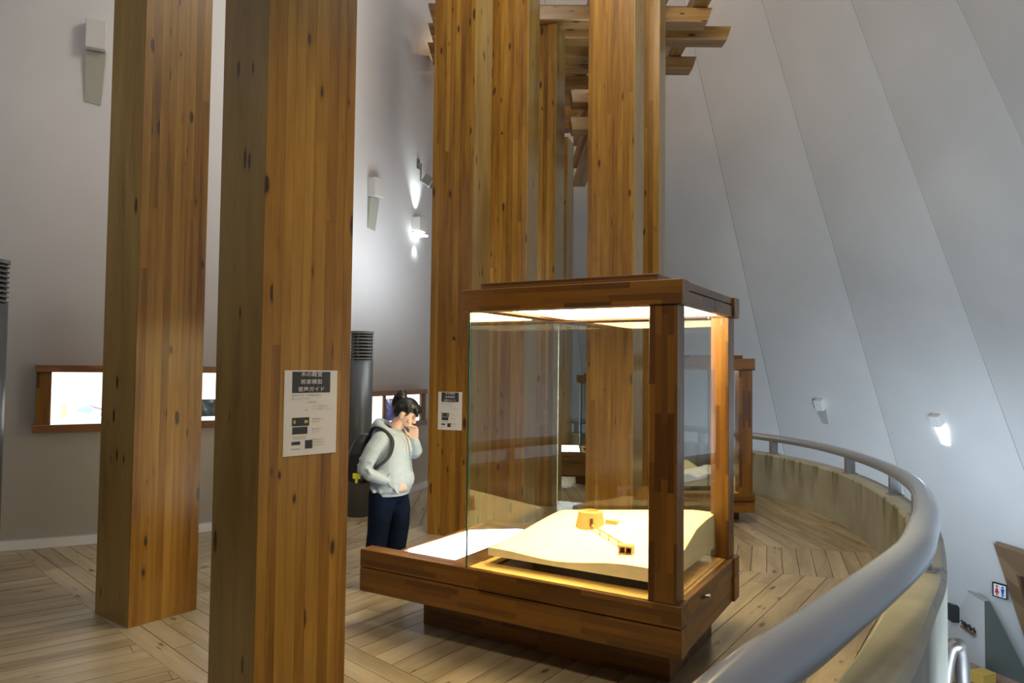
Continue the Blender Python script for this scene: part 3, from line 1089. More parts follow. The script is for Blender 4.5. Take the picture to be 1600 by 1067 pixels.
a2 = radians(46)
dr = Vector((cos(a2), sin(a2)))
nn = Vector((sin(a2), -cos(a2)))
p_ = Vector((P2[0], P2[1])) + dr * 0.1175 + nn * 0.0005
notice((p_.x, p_.y, 1.327), a2, 'larger white paper notice taped to the nearest pillar', 0.287, 0.408)
a3 = radians(70.5 - 90)
dr = Vector((cos(a3), sin(a3)))
nn = Vector((sin(a3), -cos(a3)))
ql = Vector((P3[0], P3[1])) + Vector((-sin(radians(70.5)), cos(radians(70.5)))) * 0.373 + nn * 0.0005
notice((ql.x, ql.y, 1.10), a3, 'smaller looking white paper notice on the pillar left of the glass case', 0.275, 0.398)

# ------------------------------------------------------------------ wall displays (backlit)
def wall_display(d0, d1, z0, z1, label, panes, depth=0.10):
    """box frame hung on the rounded wall between wall angles d0..d1"""
    p0 = in_pt(d0, z0, 0.02)
    p1 = in_pt(d1, z0, 0.02)
    v = p1 - p0
    L = v.length
    o = empty('wall_display', p0, atan2(v.y, v.x), label, 'display')
    # bow of the wall between the two ends
    sag = IR * (1 - cos(radians((d1 - d0) / 2)))
    f = -sag - depth
    fr = 0.075
    H = z1 - z0
    box('frame_rail', 'frame', o, -0.02, L + 0.02, f - 0.02, 0.1, 0.0, fr)
    box('frame_rail', 'frame', o, -0.01, L + 0.01, f - 0.02, 0.1, H - fr * 0.9, H)
    box('frame_stile', 'blockZ', o, 0.0, 0.12, f, 0.1, fr + 0.001, H - fr * 0.9 - 0.001)
    box('frame_stile', 'blockZ', o, L - 0.12, L, f, 0.1, fr + 0.001, H - fr * 0.9 - 0.001)
    n = len(panes)
    x = 0.121
    for k, (frac, kind) in enumerate(panes):
        wd = (L - 0.242) * frac
        s = box('screen', 'screen', o, x + 0.004, x + wd - 0.004, f + 0.03, 0.08, fr + 0.003, H - fr * 0.9 - 0.003, 0)
        if kind == 'map':
            for nm, mt, poly in (('map_patch', 'map_y', [(0.10, .10), (0.10, .30), (0.14, .30), (0.16, .14)]), ('map_patch', 'map_b', [(0.24, .20), (0.36, .16), (0.42, .22), (0.36, .28), (0.26, .25)]),
                                 ('map_patch', 'map_r', [(0.40, .14), (0.62, .10), (0.86, .15), (0.58, .22)]), ('map_line', 'map_d', [(0.30, .33), (0.42, .24), (0.60, .17), (0.80, .16), (0.58, .20), (0.42, .27)])):
                bm = bmesh.new()
                hh = H - 2 * fr
                vs = [bm.verts.new((x + wd * p[0], f + 0.0285, fr + hh * (p[1] * 1.35 - 0.03))) for p in poly]
                bm.faces.new(vs)
                mk(nm, bm, mt, s)
        if kind in ('dark', 'mix'):
            q = 0.45 if kind == 'dark' else 0.9
            bm = bmesh.new()
            bx(bm, x + 0.03, x + wd - 0.02, f + 0.026, f + 0.0295, fr + 0.06 * H, fr + (H - 2 * fr) * q)
            mk('picture', bm, 'photo_dark' if kind == 'dark' else 'photo_purple', s)
        x += wd
        if k < n - 1:
            box('divider', 'blockZ', o, x - 0.025, x + 0.025, f + 0.005, 0.1, fr + 0.001, H - fr * 0.9 - 0.001)
    return o


M['map_y'] = emit('map_yellow', (1.0, 0.92, 0.45), 1.15)
M['map_b'] = emit('map_blue', (0.50, 0.82, 1.0), 1.1)
M['map_r'] = emit('map_pink', (1.0, 0.70, 0.68), 1.15)
M['map_d'] = emit('map_line', (0.75, 0.55, 0.80), 0.6)


def photo_mat(name, c1, c2, c3, st, sc_):
    m, n, b = nt(name)
    tc = N(n, 'ShaderNodeTexCoord')
    no = N(n, 'ShaderNodeTexNoise')
    no.inputs['Scale'].default_value = sc_
    no.inputs['Detail'].default_value = 4
    n.links.new(tc.outputs['Object'], no.inputs['Vector'])
    c = ramp(n, no.outputs[0], [(0.4, c1), (0.56, c2), (0.68, c3)])
    n.links.new(c, b.inputs['Emission Color'])
    b.inputs['Emission Strength'].default_value = st
    b.inputs['Base Color'].default_value = (0.05, 0.05, 0.05, 1)
    return m


M['photo_dark'] = photo_mat('backlit_dark_photo', (0.004, 0.012, 0.03), (0.05, 0.09, 0.09), (0.35, 0.45, 0.5), 0.7, 14)
M['photo_purple'] = photo_mat('backlit_night_photo', (0.03, 0.03, 0.12), (0.10, 0.09, 0.28), (0.8, 0.8, 1.0), 0.8, 9)
wall_display(-67.0, -47.0, 1.10, 1.735, 'long backlit display in a wooden frame on the left wall, partly behind the pillars', [(0.49, 'map'), (0.51, 'dark')], 0.08)
wall_display(-33.5, -18.3, 0.93, 1.44, 'backlit wooden framed display behind the person, on the far end of the rounded wall', [(0.33, 'plain'), (0.35, 'mix'), (0.32, 'plain')], 0.04)

# ------------------------------------------------------------------ air columns with louvres
def vent_column(x, y, ztop, r, lou, label):
    o = empty('vent_column', (x, y, 0), 0, label, 'column', 'grey metal air columns')
    bm = bmesh.new()
    sweep(bm, [(0, 0, 0), (0, 0, ztop - lou)], r, 40)
    b = mk('column_body', bm, 'vent', o)
    for p in b.data.polygons:
        p.use_smooth = len(p.vertices) == 4
    bm = bmesh.new()
    sweep(bm, [(0, 0, ztop - lou + 0.001), (0, 0, ztop - 0.03)], r * 0.72, 24)
    mk('duct', bm, 'vent_dark', o)
    for k in range(6):
        a = 2 * pi * k / 6 + 0.35
        bm = bmesh.new()
        c_, s_ = cos(a), sin(a)
        sweep(bm, [(c_ * r * 0.85, s_ * r * 0.85, ztop - lou + 0.001), (c_ * r * 0.85, s_ * r * 0.85, ztop - 0.031)], r * 0.09, 6)
        mk('strut', bm, 'vent_slat', o)
    n = 8
    for k in range(n):
        z = ztop - lou + (k + 0.35) * (lou - 0.03) / n
        bm = bmesh.new()
        rg = [[bm.verts.new((rr_ * cos(2 * pi * q / 36), rr_ * sin(2 * pi * q / 36), zz)) for q in range(36)] for rr_, zz in ((r * 0.80, z + 0.022), (r * 1.03, z + 0.002), (r * 1.03, z - 0.004), (r * 0.80, z + 0.012))]
        for i in range(4):
            for q in range(36):
                bm.faces.new((rg[i][q], rg[i][(q + 1) % 36], rg[(i + 1) % 4][(q + 1) % 36], rg[(i + 1) % 4][q]))
        mk('louvre', bm, 'vent_slat', o)
    bm = bmesh.new()
    sweep(bm, [(0, 0, ztop - 0.03), (0, 0, ztop)], r * 1.05, 40)
    mk('cap', bm, 'vent_slat', o)
    return o


vent_column(-1.785, 8.55, 2.17, 0.135, 0.34, 'grey metal air column with louvred head behind the person')
vent_column(-4.31, 5.9, 2.60, 0.135, 0.36, 'grey metal air column with louvred head cut by the left picture edge')

# ------------------------------------------------------------------ wall lights
def wall_sconce(p, normal_deg, tilt, label, lit=None, s=1.0, lower=True, box_h=0.27, niche=0.48):
    """white box light over a recess-like trough; local +X points out of the wall"""
    o = empty('wall_light', p, radians(normal_deg), label, 'wall light', 'white box lights on the walls')
    o.rotation_euler = (0, tilt, radians(normal_deg))
    bm = bmesh.new()
    bx(bm, 0.0, 0.13 * s, -0.09 * s, 0.09 * s, 0.0, box_h * s, 0.006)
    mk('housing', bm, 'white', o)
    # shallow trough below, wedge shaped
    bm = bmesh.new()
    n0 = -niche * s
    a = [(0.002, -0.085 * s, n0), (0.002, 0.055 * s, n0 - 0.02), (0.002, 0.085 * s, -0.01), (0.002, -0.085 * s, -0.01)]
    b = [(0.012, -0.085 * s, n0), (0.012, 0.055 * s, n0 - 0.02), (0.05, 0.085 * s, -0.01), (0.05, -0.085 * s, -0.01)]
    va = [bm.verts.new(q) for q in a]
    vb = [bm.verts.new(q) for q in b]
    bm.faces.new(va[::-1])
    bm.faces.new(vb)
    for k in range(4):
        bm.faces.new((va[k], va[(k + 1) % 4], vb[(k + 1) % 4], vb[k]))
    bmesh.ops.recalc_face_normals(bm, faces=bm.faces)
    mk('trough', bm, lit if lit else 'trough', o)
    return o


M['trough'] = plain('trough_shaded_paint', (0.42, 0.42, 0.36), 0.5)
q_ = in_pt(-63.0, 4.83)
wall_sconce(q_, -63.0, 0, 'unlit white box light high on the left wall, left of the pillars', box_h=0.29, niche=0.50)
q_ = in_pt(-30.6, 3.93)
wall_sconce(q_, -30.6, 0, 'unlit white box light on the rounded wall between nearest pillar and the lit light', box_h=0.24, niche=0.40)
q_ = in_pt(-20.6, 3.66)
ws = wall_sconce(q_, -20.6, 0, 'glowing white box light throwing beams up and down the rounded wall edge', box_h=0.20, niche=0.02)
bm = bmesh.new()
bx(bm, 0.01, 0.15, -0.12, 0.12, -0.055, -0.035)
mk('lamp_lens', bm, 'lamp_left', ws)
q1 = in_pt(-20.6, 3.90, 0.10)
light('sconce_beam_up', 'SPOT', q1, in_pt(-20.6, 4.6, -0.02), 38, (0.88, 1, 0.98), 0.03, spot=62, blend=1.0)
q1 = in_pt(-20.6, 3.57, 0.10)
light('sconce_beam_down', 'SPOT', q1, in_pt(-20.6, 2.85, -0.02), 38, (0.88, 1, 0.98), 0.03, spot=62, blend=1.0)
TILT = math.atan(CK)
fl_n = 18.05 + STEP / 2


def facet_pt(deg, z):
    """point on the flat panel between two seams"""
    i = math.floor((deg - 18.05) / STEP)
    a0 = 18.05 + i * STEP
    mid_a = radians(a0 + STEP / 2)
    rr_ = cone_r(z) * cos(radians(STEP / 2)) / cos(radians(deg) - mid_a)
    return Vector((CX + rr_ * cos(radians(deg)), CY + rr_ * sin(radians(deg)), z)), a0 + STEP / 2


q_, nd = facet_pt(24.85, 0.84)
wr = wall_sconce(q_, nd + 180, TILT, 'brightly lit box light low on the leaning white wall at the right', lit='trough_glow', box_h=0.22, niche=0.42, s=0.95)  # trough itself emits, in place of light thrown from the box above
q_, nd = facet_pt(38.3, 1.0)
wall_sconce(q_, nd + 180, TILT, 'unlit box light low on the leaning white wall, left of the lit one', box_h=0.24, niche=0.36, s=0.95)
q_, nd = facet_pt(13.5, 2.7)

# small adjustable floodlight on the edge of the inner wall
fp = in_pt(-20.0, 4.40)
sl = empty('floodlight', fp, radians(-20), 'small steel floodlight on a bracket at the edge of the rounded wall', 'floodlight')
bm = bmesh.new()
sweep(bm, [(0.0, 0, 0.25), (0.05, 0, 0.25), (0.05, 0, 0.0), (0.12, 0, 0.0)], 0.012, 8)
bx(bm, 0, 0.012, -0.04, 0.04, 0.18, 0.32)
mk('bracket', bm, 'steel', sl)
bm = bmesh.new()
rm = Matrix.Translation((0.20, 0, -0.02)) @ Matrix.Rotation(radians(35), 4, 'Y')
vs = bx(bm, -0.08, 0.08, -0.09, 0.09, -0.07, 0.07, 0.01)
bmesh.ops.transform(bm, matrix=rm, verts=bm.verts)
mk('lamp_head', bm, 'steel', sl)
bm = bmesh.new()
bx(bm, 0.08, 0.084, -0.08, 0.08, -0.06, 0.06)
bmesh.ops.transform(bm, matrix=rm, verts=bm.verts)
mk('lens', bm, 'grey_lens', sl)
# amber lamps among the beams
for i, (x, y, z) in enumerate([(-1.72, 12.0, 5.9), (-1.80, 12.9, 5.3), (-1.70, 12.6, 6.75), (-1.6, 11.6, 4.6)]):
    o = empty('ceiling_lamp', (x, y, z), 0, ['upper', 'middle', 'topmost', 'lowest'][i] + ' small amber lamp glowing among the beams beside the rounded wall', 'lamp', 'amber lamps among the beams')
    bm = bmesh.new()
    bmesh.ops.create_cone(bm, segments=16, radius1=0.06, radius2=0.045, depth=0.12, cap_ends=True)
    mk('lamp_shade', bm, 'steel', o)
    bm = bmesh.new()
    bmesh.ops.create_cone(bm, segments=16, radius1=0.055, radius2=0.055, depth=0.02, cap_ends=True, matrix=Matrix.Translation((0, 0, -0.071)))
    mk('lens', bm, 'amber', o)

# door panel glimpsed behind the rounded wall edge
dp = empty('cabinet', (-1.55, 12.3, 0), 0, 'dark wooden cabinet glimpsed between the rounded wall and the noticed pillar', 'cabinet')
box('cabinet_body', 'blockZ', dp, -0.5, 0.12, 0.0, 0.35, 0.75, 1.35)
box('cabinet_leg', 'blockZ', dp, 0.04, 0.10, 0.02, 0.1, 0, 0.749)
box('cabinet_leg', 'blockZ', dp, -0.48, -0.42, 0.02, 0.1, 0, 0.749)

# ------------------------------------------------------------------ foyer below, right
VA, VB = (8.80, 13.37), (9.06, 15.10)
VYAW = atan2(VB[1] - VA[1], VB[0] - VA[0])


def gallery_vestibule():
    z1 = -2.44
    a = Vector((VA[0], VA[1], 0))
    b = Vector((VB[0], VB[1], 0))
    v = (b - a).normalized()
    n = Vector((-v.y, v.x, 0))      # towards the hall
    if n.x > 0:
        n = -n
    bm = bmesh.new()
    bx(bm, 0, 1.9, 0, 0.06, -4.2, z1)
    o = mk('wall_vestibule', bm, 'white', loc=a, rot=(0, 0, atan2(v.y, v.x)))
    tag(o, 'white upright partition in the foyer with a dark green end', kind='structure')
    bm = bmesh.new()
    q = [(0.06, z1 + 0.02), (0.06, -4.2), (-(z1 + 4.2) * CK - 0.02, -4.2), (-0.02, z1 + 0.02)]
    f0 = [bm.verts.new((-0.03, y, z)) for y, z in q]
    f1 = [bm.verts.new((-0.001, y, z)) for y, z in q]
    bm.faces.new(f0)
    bm.faces.new(f1[::-1])
    for k in range(4):
        bm.faces.new((f0[k], f1[k], f1[(k + 1) % 4], f0[(k + 1) % 4]))
    bmesh.ops.recalc_face_normals(bm, faces=bm.faces)
    mk('end_panel', bm, 'darkgreen', o)
    bm = bmesh.new()
    bx(bm, 0, 1.9, -0.01, 0.07, z1, z1 + 0.03)
    mk('trim', bm, 'joint', o)
    return o


vw = gallery_vestibule()


def at_px_like(x, y, z):
    return Vector((x, y, z))


# loudspeaker and shelf of small wooden birds on the partition
spk = empty('loudspeaker', (8.84, 14.48, -3.0), VYAW, 'black loudspeaker mounted on the white foyer partition', 'loudspeaker')
bm = bmesh.new()
bx(bm, -0.11, 0.11, -0.08, 0.08, -0.17, 0.17, 0.01)
mk('speaker_box', bm, 'black', spk)
bm = bmesh.new()
sweep(bm, [(0, 0, 0.17), (0, 0, 0.42)], 0.008, 6)
sweep(bm, [(0.0, -0.02, 0.12), (0.30, -0.05, 0.1)], 0.006, 6)
mk('bracket', bm, 'black', spk)
sh = empty('shelf', (8.81, 13.93, -3.17), VYAW, 'small wooden shelf on the white foyer partition', 'shelf')
box('shelf_board', 'brownwood', sh, -0.26, 0.26, -0.06, 0.06, -0.015, 0.015)
for i, dx_ in enumerate((-0.2, -0.05, 0.1, 0.21)):
    v = Vector((cos(VYAW), sin(VYAW), 0)) * dx_
    o = empty('bird_figure', (8.81 + v.x, 13.93 + v.y, -3.155), radians(60 + 30 * i), ['right end', 'second from the right', 'second from the left', 'left end'][i] + ' dark carved bird on the foyer shelf', 'figurine', 'carved birds on the foyer shelf')
    bm = bmesh.new()
    ball(bm, (0, 0, 0.05), 0.035, 12, (1.5, 0.8, 0.9))
    ball(bm, (0.04, 0, 0.095), 0.02, 10)
    sweep(bm, [(-0.04, 0, 0.05), (-0.10, 0, 0.07)], [0.018, 0.006], 6)
    sweep(bm, [(0.055, 0, 0.095), (0.08, 0, 0.09)], [0.006, 0.001], 6)
    mk('body', bm, 'black', o, smooth=True)
    bm = bmesh.new()
    sweep(bm, [(0, 0, 0.0), (0, 0, 0.03)], 0.005, 6)
    mk('leg', bm, 'black', o)
# counter with plants of wood below
ct = empty('counter', (7.75, 12.1, -4.2), radians(20), 'low foyer counter with a yellow wooden box on top', 'counter')
box('counter_body', 'brownwood', ct, -0.4, 0.5, -0.3, 0.5, 0, 0.85)
box('counter_top', 'frame', ct, -0.45, 0.55, -0.35, 0.55, 0.851, 0.90)
yb_ = empty('box', (7.76, 11.95, -3.299), radians(20), 'yellow wooden box standing on the foyer counter', 'box')
bm = bmesh.new()
bx(bm, -0.15, 0.15, -0.12, 0.12, 0.0, 0.16, 0.004)
mk('box_body', bm, 'yellowbox', yb_)
bm = bmesh.new()
bx(bm, -0.155, 0.155, -0.125, 0.125, 0.161, 0.18, 0.002)
mk('lid', bm, 'yellowbox', yb_)

# wooden portal lying against the leaning wall, far right
pt = bpy.data.objects.new('portal', None)
COL.objects.link(pt)
pt.location = cone_pt(20, -4.2, 0.1)
tag(pt, 'wooden portal with a slanting side built against the leaning wall at the right edge', 'portal')


def slab_on_cone(name, pts, mat, t, parent, inset=0.02):
    """pts = (deg, z) around the outline, thickness t towards the hall"""
    bm = bmesh.new()
    off_ = parent.location
    a = [facet_pt(d, z)[0] for d, z in pts]
    nin = Vector((-cos(radians(20)) * cos(TILT), -sin(radians(20)) * cos(TILT), -sin(TILT)))
    va = [bm.verts.new(p + nin * inset - off_) for p in a]
    vb = [bm.verts.new(p + nin * (inset + t) - off_) for p in a]
    bm.faces.new(va)
    bm.faces.new(vb[::-1])
    for k in range(len(a)):
        bm.faces.new((va[k], vb[k], vb[(k + 1) % len(a)], va[(k + 1) % len(a)]))
    bmesh.ops.recalc_face_normals(bm, faces=bm.faces)
    return mk(name, bm, mat, parent)


slab_on_cone('top_board', [(22.85, -1.22), (12, -1.4), (12, -1.75), (21.7, -1.72)], 'brownwood', 0.10, pt)
slab_on_cone('side_board', [(22.85, -1.22), (21.7, -1.72), (22.1, -4.1), (23.0, -4.1)], 'brownwood', 0.10, pt)
slab_on_cone('dark_opening', [(21.9, -1.72), (12, -1.75), (12, -4.1), (22.3, -4.1)], 'dark_recess', 0.03, pt)

# toilet sign
q_, nd = facet_pt(23.95, -2.2)
nin = Vector((-cos(radians(nd)), -sin(radians(nd)), 0))
sg = empty('toilet_sign', q_ + nin * 0.10 + Vector((0, 0, -0.13)), radians(nd - 90), 'white toilet sign with one red and one blue figure on the wall', 'sign')
bm = bmesh.new()
bx(bm, -0.13, 0.13, 0.0, 0.03, 0, 0.26)
mk('sign_plate', bm, 'white', sg)
bm = bmesh.new()
for a_ in ((-0.13, 0.13, 0.24, 0.26), (-0.13, 0.13, 0, 0.02), (-0.13, -0.11, 0.02, 0.24), (0.11, 0.13, 0.02, 0.24)):
    bx(bm, a_[0], a_[1], -0.006, 0.031, a_[2], a_[3])
mk('sign_frame', bm, 'black', sg)
for nm, mt, xx in (('red_figure', 'ink_red', -0.05), ('blue_figure', 'ink_blue', 0.05)):
    if mt not in M:
        M[mt] = plain('sign_blue', (0.02, 0.05, 0.4), 0.5)
    bm = bmesh.new()
    ball(bm, (xx, -0.003, 0.20), 0.02, 12, (1, 0.25, 1))
    if mt == 'ink_red':
        pr = [(xx - 0.012, 0.17), (xx + 0.012, 0.17), (xx + 0.042, 0.08), (xx - 0.042, 0.08)]
    else:
        pr = [(xx - 0.032, 0.172), (xx + 0.032, 0.172), (xx + 0.014, 0.08), (xx - 0.014, 0.08)]
    vs = [bm.verts.new((p[0], -0.004, p[1])) for p in pr]
    bm.faces.new(vs)
    bx(bm, xx - 0.016, xx - 0.003, -0.004, 0, 0.035, 0.08)
    bx(bm, xx + 0.003, xx + 0.016, -0.004, 0, 0.035, 0.08)
    mk(nm, bm, mt, sg)

# steel stair handrail dropping below the parapet
hr = empty('stair_handrail', (2.93, 4.80, -4.2), 0, 'brushed steel stair handrail bending down outside the parapet, lower right', 'handrail')
bm = bmesh.new()
pth = [(-0.12, -0.05, 3.30), (-0.09, -0.03, 3.85), (-0.03, 0.0, 4.12), (0.02, 0.0, 4.17), (0.06, 0.02, 4.13), (0.12, 0.1, 3.92), (0.26, 0.3, 3.3), (0.55, 0.7, 2.0)]
sweep(bm, catmull(pth, 6), 0.045, 18)
mk('handrail_tube', bm, 'steel', hr, smooth=True)
bm = bmesh.new()
sweep(bm, [(-0.12, -0.05, 0.0), (-0.12, -0.05, 3.305)], 0.035, 16)
mk('handrail_post', bm, 'steel', hr, smooth=True)
bm = bmesh.new()
sweep(bm, [(0.42, 0.45, 0.0), (0.42, 0.45, 2.62)], 0.035, 16)
mk('handrail_post', bm, 'steel', hr, smooth=True)


# ------------------------------------------------------------------ the visitor
def person():
    o = empty('person', (-0.98, 5.82, 0), radians(-8), 'woman in a grey hooded jacket and navy trousers, head bowed, one hand at her mouth', 'person')
    # ---- body (one continuous skin)
    bm = bmesh.new()
    loft(bm, [(0.0, 0, 0.80, 0.085, 0.13), (0.0, 0, 0.90, 0.10, 0.15), (0.01, 0, 1.02, 0.085, 0.125), (0.02, 0, 1.15, 0.10, 0.145), (0.02, 0, 1.23, 0.085, 0.16), (0.02, 0, 1.28, 0.05, 0.08)])
    limb(bm, [(0.01, 0, 1.24, 0.055), (0.05, 0, 1.31, 0.052), (0.095, 0, 1.375, 0.052)])
    # head: skull, face wedge, jaw; bowed forward
    hr_ = Matrix.Rotation(radians(38), 4, 'Y')
    hc = Vector((0.128, 0, 1.425))

    def H(x, y, z):
        return hc + (hr_ @ Vector((x, y, z)))
    ball(bm, H(-0.005, 0, 0.02), 0.092, 24, (1.0, 0.82, 1.05), hr_)
    ball(bm, H(0.030, 0, -0.030), 0.066, 20, (0.88, 0.86, 1.05), hr_)
    ball(bm, H(0.048, 0, -0.078), 0.032, 16, (0.9, 1.05, 0.7), hr_)
    ball(bm, H(0.0, 0, -0.055), 0.05, 16, (1.1, 1.0, 0.8), hr_)
    limb(bm, [tuple(H(0.082, 0, 0.012)) + (0.009,), tuple(H(0.104, 0, -0.022)) + (0.0115,)], 10)
    for s in (-1, 1):
        ball(bm, H(0.099, s * 0.010, -0.028), 0.008, 10)
        ball(bm, H(0.072, s * 0.038, -0.028), 0.022, 12)
        ball(bm, H(0.078, s * 0.032, 0.022), 0.016, 12, (0.8, 1.3, 0.6), hr_)
        ball(bm, H(-0.002, s * 0.076, -0.015), 0.028, 14, (0.65, 0.35, 1.05), hr_)
        ball(bm, H(0.008, s * 0.072, -0.040), 0.012, 10)
    ball(bm, H(0.090, 0, -0.052), 0.015, 12, (0.7, 1.35, 0.6), hr_)
    ball(bm, H(0.086, 0, -0.064), 0.014, 12, (0.7, 1.2, 0.6), hr_)
    # arms
    limb(bm, [(-0.02, -0.165, 1.21, 0.05), (-0.075, -0.215, 1.08, 0.042), (-0.105, -0.225, 0.985, 0.038), (-0.03, -0.215, 0.93, 0.033), (0.035, -0.185, 0.895, 0.026)])
    limb(bm, [(0.03, 0.165, 1.21, 0.05), (0.10, 0.19, 1.12, 0.042), (0.150, 0.17, 1.065, 0.036), (0.165, 0.12, 1.14, 0.030), (0.168, 0.075, 1.205, 0.023)])
    # near hand slipping into the pocket: palm plus fingers
    def hand(w0, d, side, palm_n, curls, thumb):
        d = d.normalized()
        sd = side.normalized()
        pn = palm_n.normalized()
        # palm slab of four metacarpals
        for k in range(4):
            a = w0 + sd * (0.026 - 0.0175 * k)
            limb(bm, [tuple(a * 1.0) + (0.013,), tuple(a + d * 0.075) + (0.0115,)], 8)
        ln = (0.036, 0.041, 0.038, 0.030)
        for k in range(4):
            a = w0 + sd * (0.028 - 0.0185 * k) + d * 0.078
            dd = d.copy()
            pts = [tuple(a) + (0.0092,)]
            for j, sc_ in enumerate((1.0, 0.68, 0.55)):
                dd = (dd * cos(curls[j]) + pn * sin(curls[j])).normalized()
                a = a + dd * ln[k] * sc_
                pts.append(tuple(a) + (0.0088 - 0.0008 * j,))
            limb(bm, pts, 8)
        a = w0 + sd * 0.030 + d * 0.018
        t1 = a + (sd * 0.55 + d * 0.8 + pn * 0.35).normalized() * 0.034
        t2 = t1 + (thumb).normalized() * 0.028
        t3 = t2 + (thumb + pn * 0.3).normalized() * 0.02
        limb(bm, [tuple(a) + (0.0125,), tuple(t1) + (0.0105,), tuple(t2) + (0.0095,), tuple(t3) + (0.008,)], 8)
    hand(Vector((0.045, -0.182, 0.892)), Vector((0.75, 0.30, -0.45)), Vector((0.25, 0.1, 0.9)), Vector((0.1, 1, 0.0)), (0.25, 0.35, 0.3), Vector((0.9, 0.3, 0.1)))
    hand(Vector((0.170, 0.068, 1.215)), Vector((0.10, -0.32, 0.85)), Vector((-0.85, -0.25, 0.0)), Vector((-0.45, -0.75, 0.0)), (0.75, 0.95, 0.6), Vector((-0.35, -0.1, 0.85)))
    # legs
    for s, pts in ((-1, [(-0.02, -0.085, 0.82, 0.085), (-0.035, -0.09, 0.62, 0.068), (-0.05, -0.095, 0.46, 0.052), (-0.075, -0.095, 0.28, 0.048), (-0.08, -0.10, 0.09, 0.034)]),
                   (1, [(0.02, 0.085, 0.82, 0.085), (0.05, 0.09, 0.62, 0.068), (0.07, 0.09, 0.46, 0.052), (0.04, 0.095, 0.28, 0.048), (0.03, 0.10, 0.09, 0.034)])):
        limb(bm, pts)
    for x, y in ((-0.08, -0.10), (0.03, 0.10)):
        limb(bm, [(x, y, 0.07, 0.034), (x + 0.06, y, 0.05, 0.032), (x + 0.14, y, 0.03, 0.024)], 10)
    remesh('body', bm, 'skin', o, 0.0055, 3)

    # ---- hoodie
    bm = bmesh.new()
    loft(bm, [(0.020, 0, 0.775, 0.128, 0.180), (0.025, 0, 0.80, 0.145, 0.195), (0.028, 0, 0.88, 0.158, 0.200), (0.022, 0, 0.98, 0.148, 0.190), (0.020, 0, 1.08, 0.140, 0.185), (0.015, 0, 1.17, 0.132, 0.190), (0.010, 0, 1.235, 0.110, 0.185), (0.010, 0, 1.275, 0.080, 0.120), (0.015, 0, 1.30, 0.066, 0.075)], power=2.2)
    # near sleeve, arm bent with the hand to the pocket
    limb(bm, [(-0.015, -0.160, 1.215, 0.068), (-0.055, -0.205, 1.14, 0.064), (-0.090, -0.228, 1.05, 0.060), (-0.108, -0.232, 0.985, 0.057), (-0.065, -0.232, 0.945, 0.052), (-0.01, -0.214, 0.918, 0.046), (0.022, -0.198, 0.903, 0.041)])
    # far sleeve, forearm raised
    limb(bm, [(0.03, 0.155, 1.215, 0.066), (0.085, 0.19, 1.14, 0.060), (0.145, 0.185, 1.075, 0.056), (0.168, 0.150, 1.095, 0.052), (0.172, 0.110, 1.15, 0.044), (0.170, 0.085, 1.19, 0.038)])
    # folds on the near sleeve and hip
    for a_, b_ in (((-0.15, -0.255, 1.02), (-0.06, -0.285, 0.99)), ((-0.15, -0.25, 0.965), (-0.05, -0.28, 0.965)), ((-0.14, -0.25, 1.07), (-0.05, -0.272, 1.05))):
        limb(bm, [tuple(a_) + (0.012,), tuple(b_) + (0.014,)], 8)
    for x_ in (-0.08, -0.03, 0.10):
        limb(bm, [(x_, -0.175, 0.84, 0.012), (x_ + 0.03, -0.192, 0.80, 0.014)], 8)
    # hood lying around the neck
    pts = []
    for k in range(13):
        a = radians(-150 + 300 * k / 12)
        pts.append((0.005 - 0.088 * cos(a), 0.100 * sin(a), 1.285 + 0.045 * cos(a), 0.030 + 0.016 * max(0, cos(a))))
    limb(bm, pts, 10)
    ball(bm, (-0.085, 0, 1.30), 0.06, 16, (0.9, 1.35, 1.0))
    ball(bm, (-0.10, 0, 1.235), 0.055, 16, (0.7, 1.4, 1.1))
    # kangaroo pocket
    ball(bm, (0.150, 0, 0.88), 0.085, 20, (0.50, 1.35, 0.95))
    hd = remesh('hooded_jacket', bm, 'hoodie', o, 0.008, 5)
    bm = bmesh.new()
    sweep(bm, [(0.158, 0, 0.80), (0.182, 0, 0.88), (0.173, 0, 0.98), (0.163, 0, 1.08), (0.150, 0, 1.17), (0.118, 0, 1.235)], 0.004, 6)
    mk('zip', bm, 'hoodie_trim', hd)
    for s in (-1, 1):
        bm = bmesh.new()
        sweep(bm, [(0.105, s * 0.04, 1.262), (0.142, s * 0.045, 1.20), (0.160, s * 0.047, 1.11)], 0.0035, 6)
        mk('drawstring', bm, 'white', hd)
    bm = bmesh.new()
    rings = [[bm.verts.new((0.020 + rx * cos(2 * pi * k / 40), ry * sin(2 * pi * k / 40), z)) for k in range(40)] for rx, ry, z in ((0.134, 0.186, 0.762), (0.138, 0.190, 0.795))]
    for k in range(40):
        bm.faces.new((rings[0][k], rings[0][(k + 1) % 40], rings[1][(k + 1) % 40], rings[1][k]))
    mk('hem', bm, 'hoodie', hd, smooth=True)
    bm = bmesh.new()
    sweep(bm, [(0.07, -0.190, 0.955), (0.050, -0.203, 0.92), (0.062, -0.203, 0.875), (0.085, -0.192, 0.84)], 0.005, 6)
    mk('pocket_edge', bm, 'hoodie_trim', hd)

    # ---- trousers
    bm = bmesh.new()
    loft(bm, [(0.0, 0, 0.70, 0.10, 0.15), (0.0, 0, 0.76, 0.122, 0.168), (0.0, 0, 0.88, 0.118, 0.165), (0.0, 0, 0.95, 0.10, 0.15)])
    limb(bm, [(-0.015, -0.085, 0.76, 0.108), (-0.03, -0.09, 0.62, 0.094), (-0.045, -0.095, 0.46, 0.080), (-0.062, -0.095, 0.30, 0.078), (-0.072, -0.10, 0.10, 0.078)])
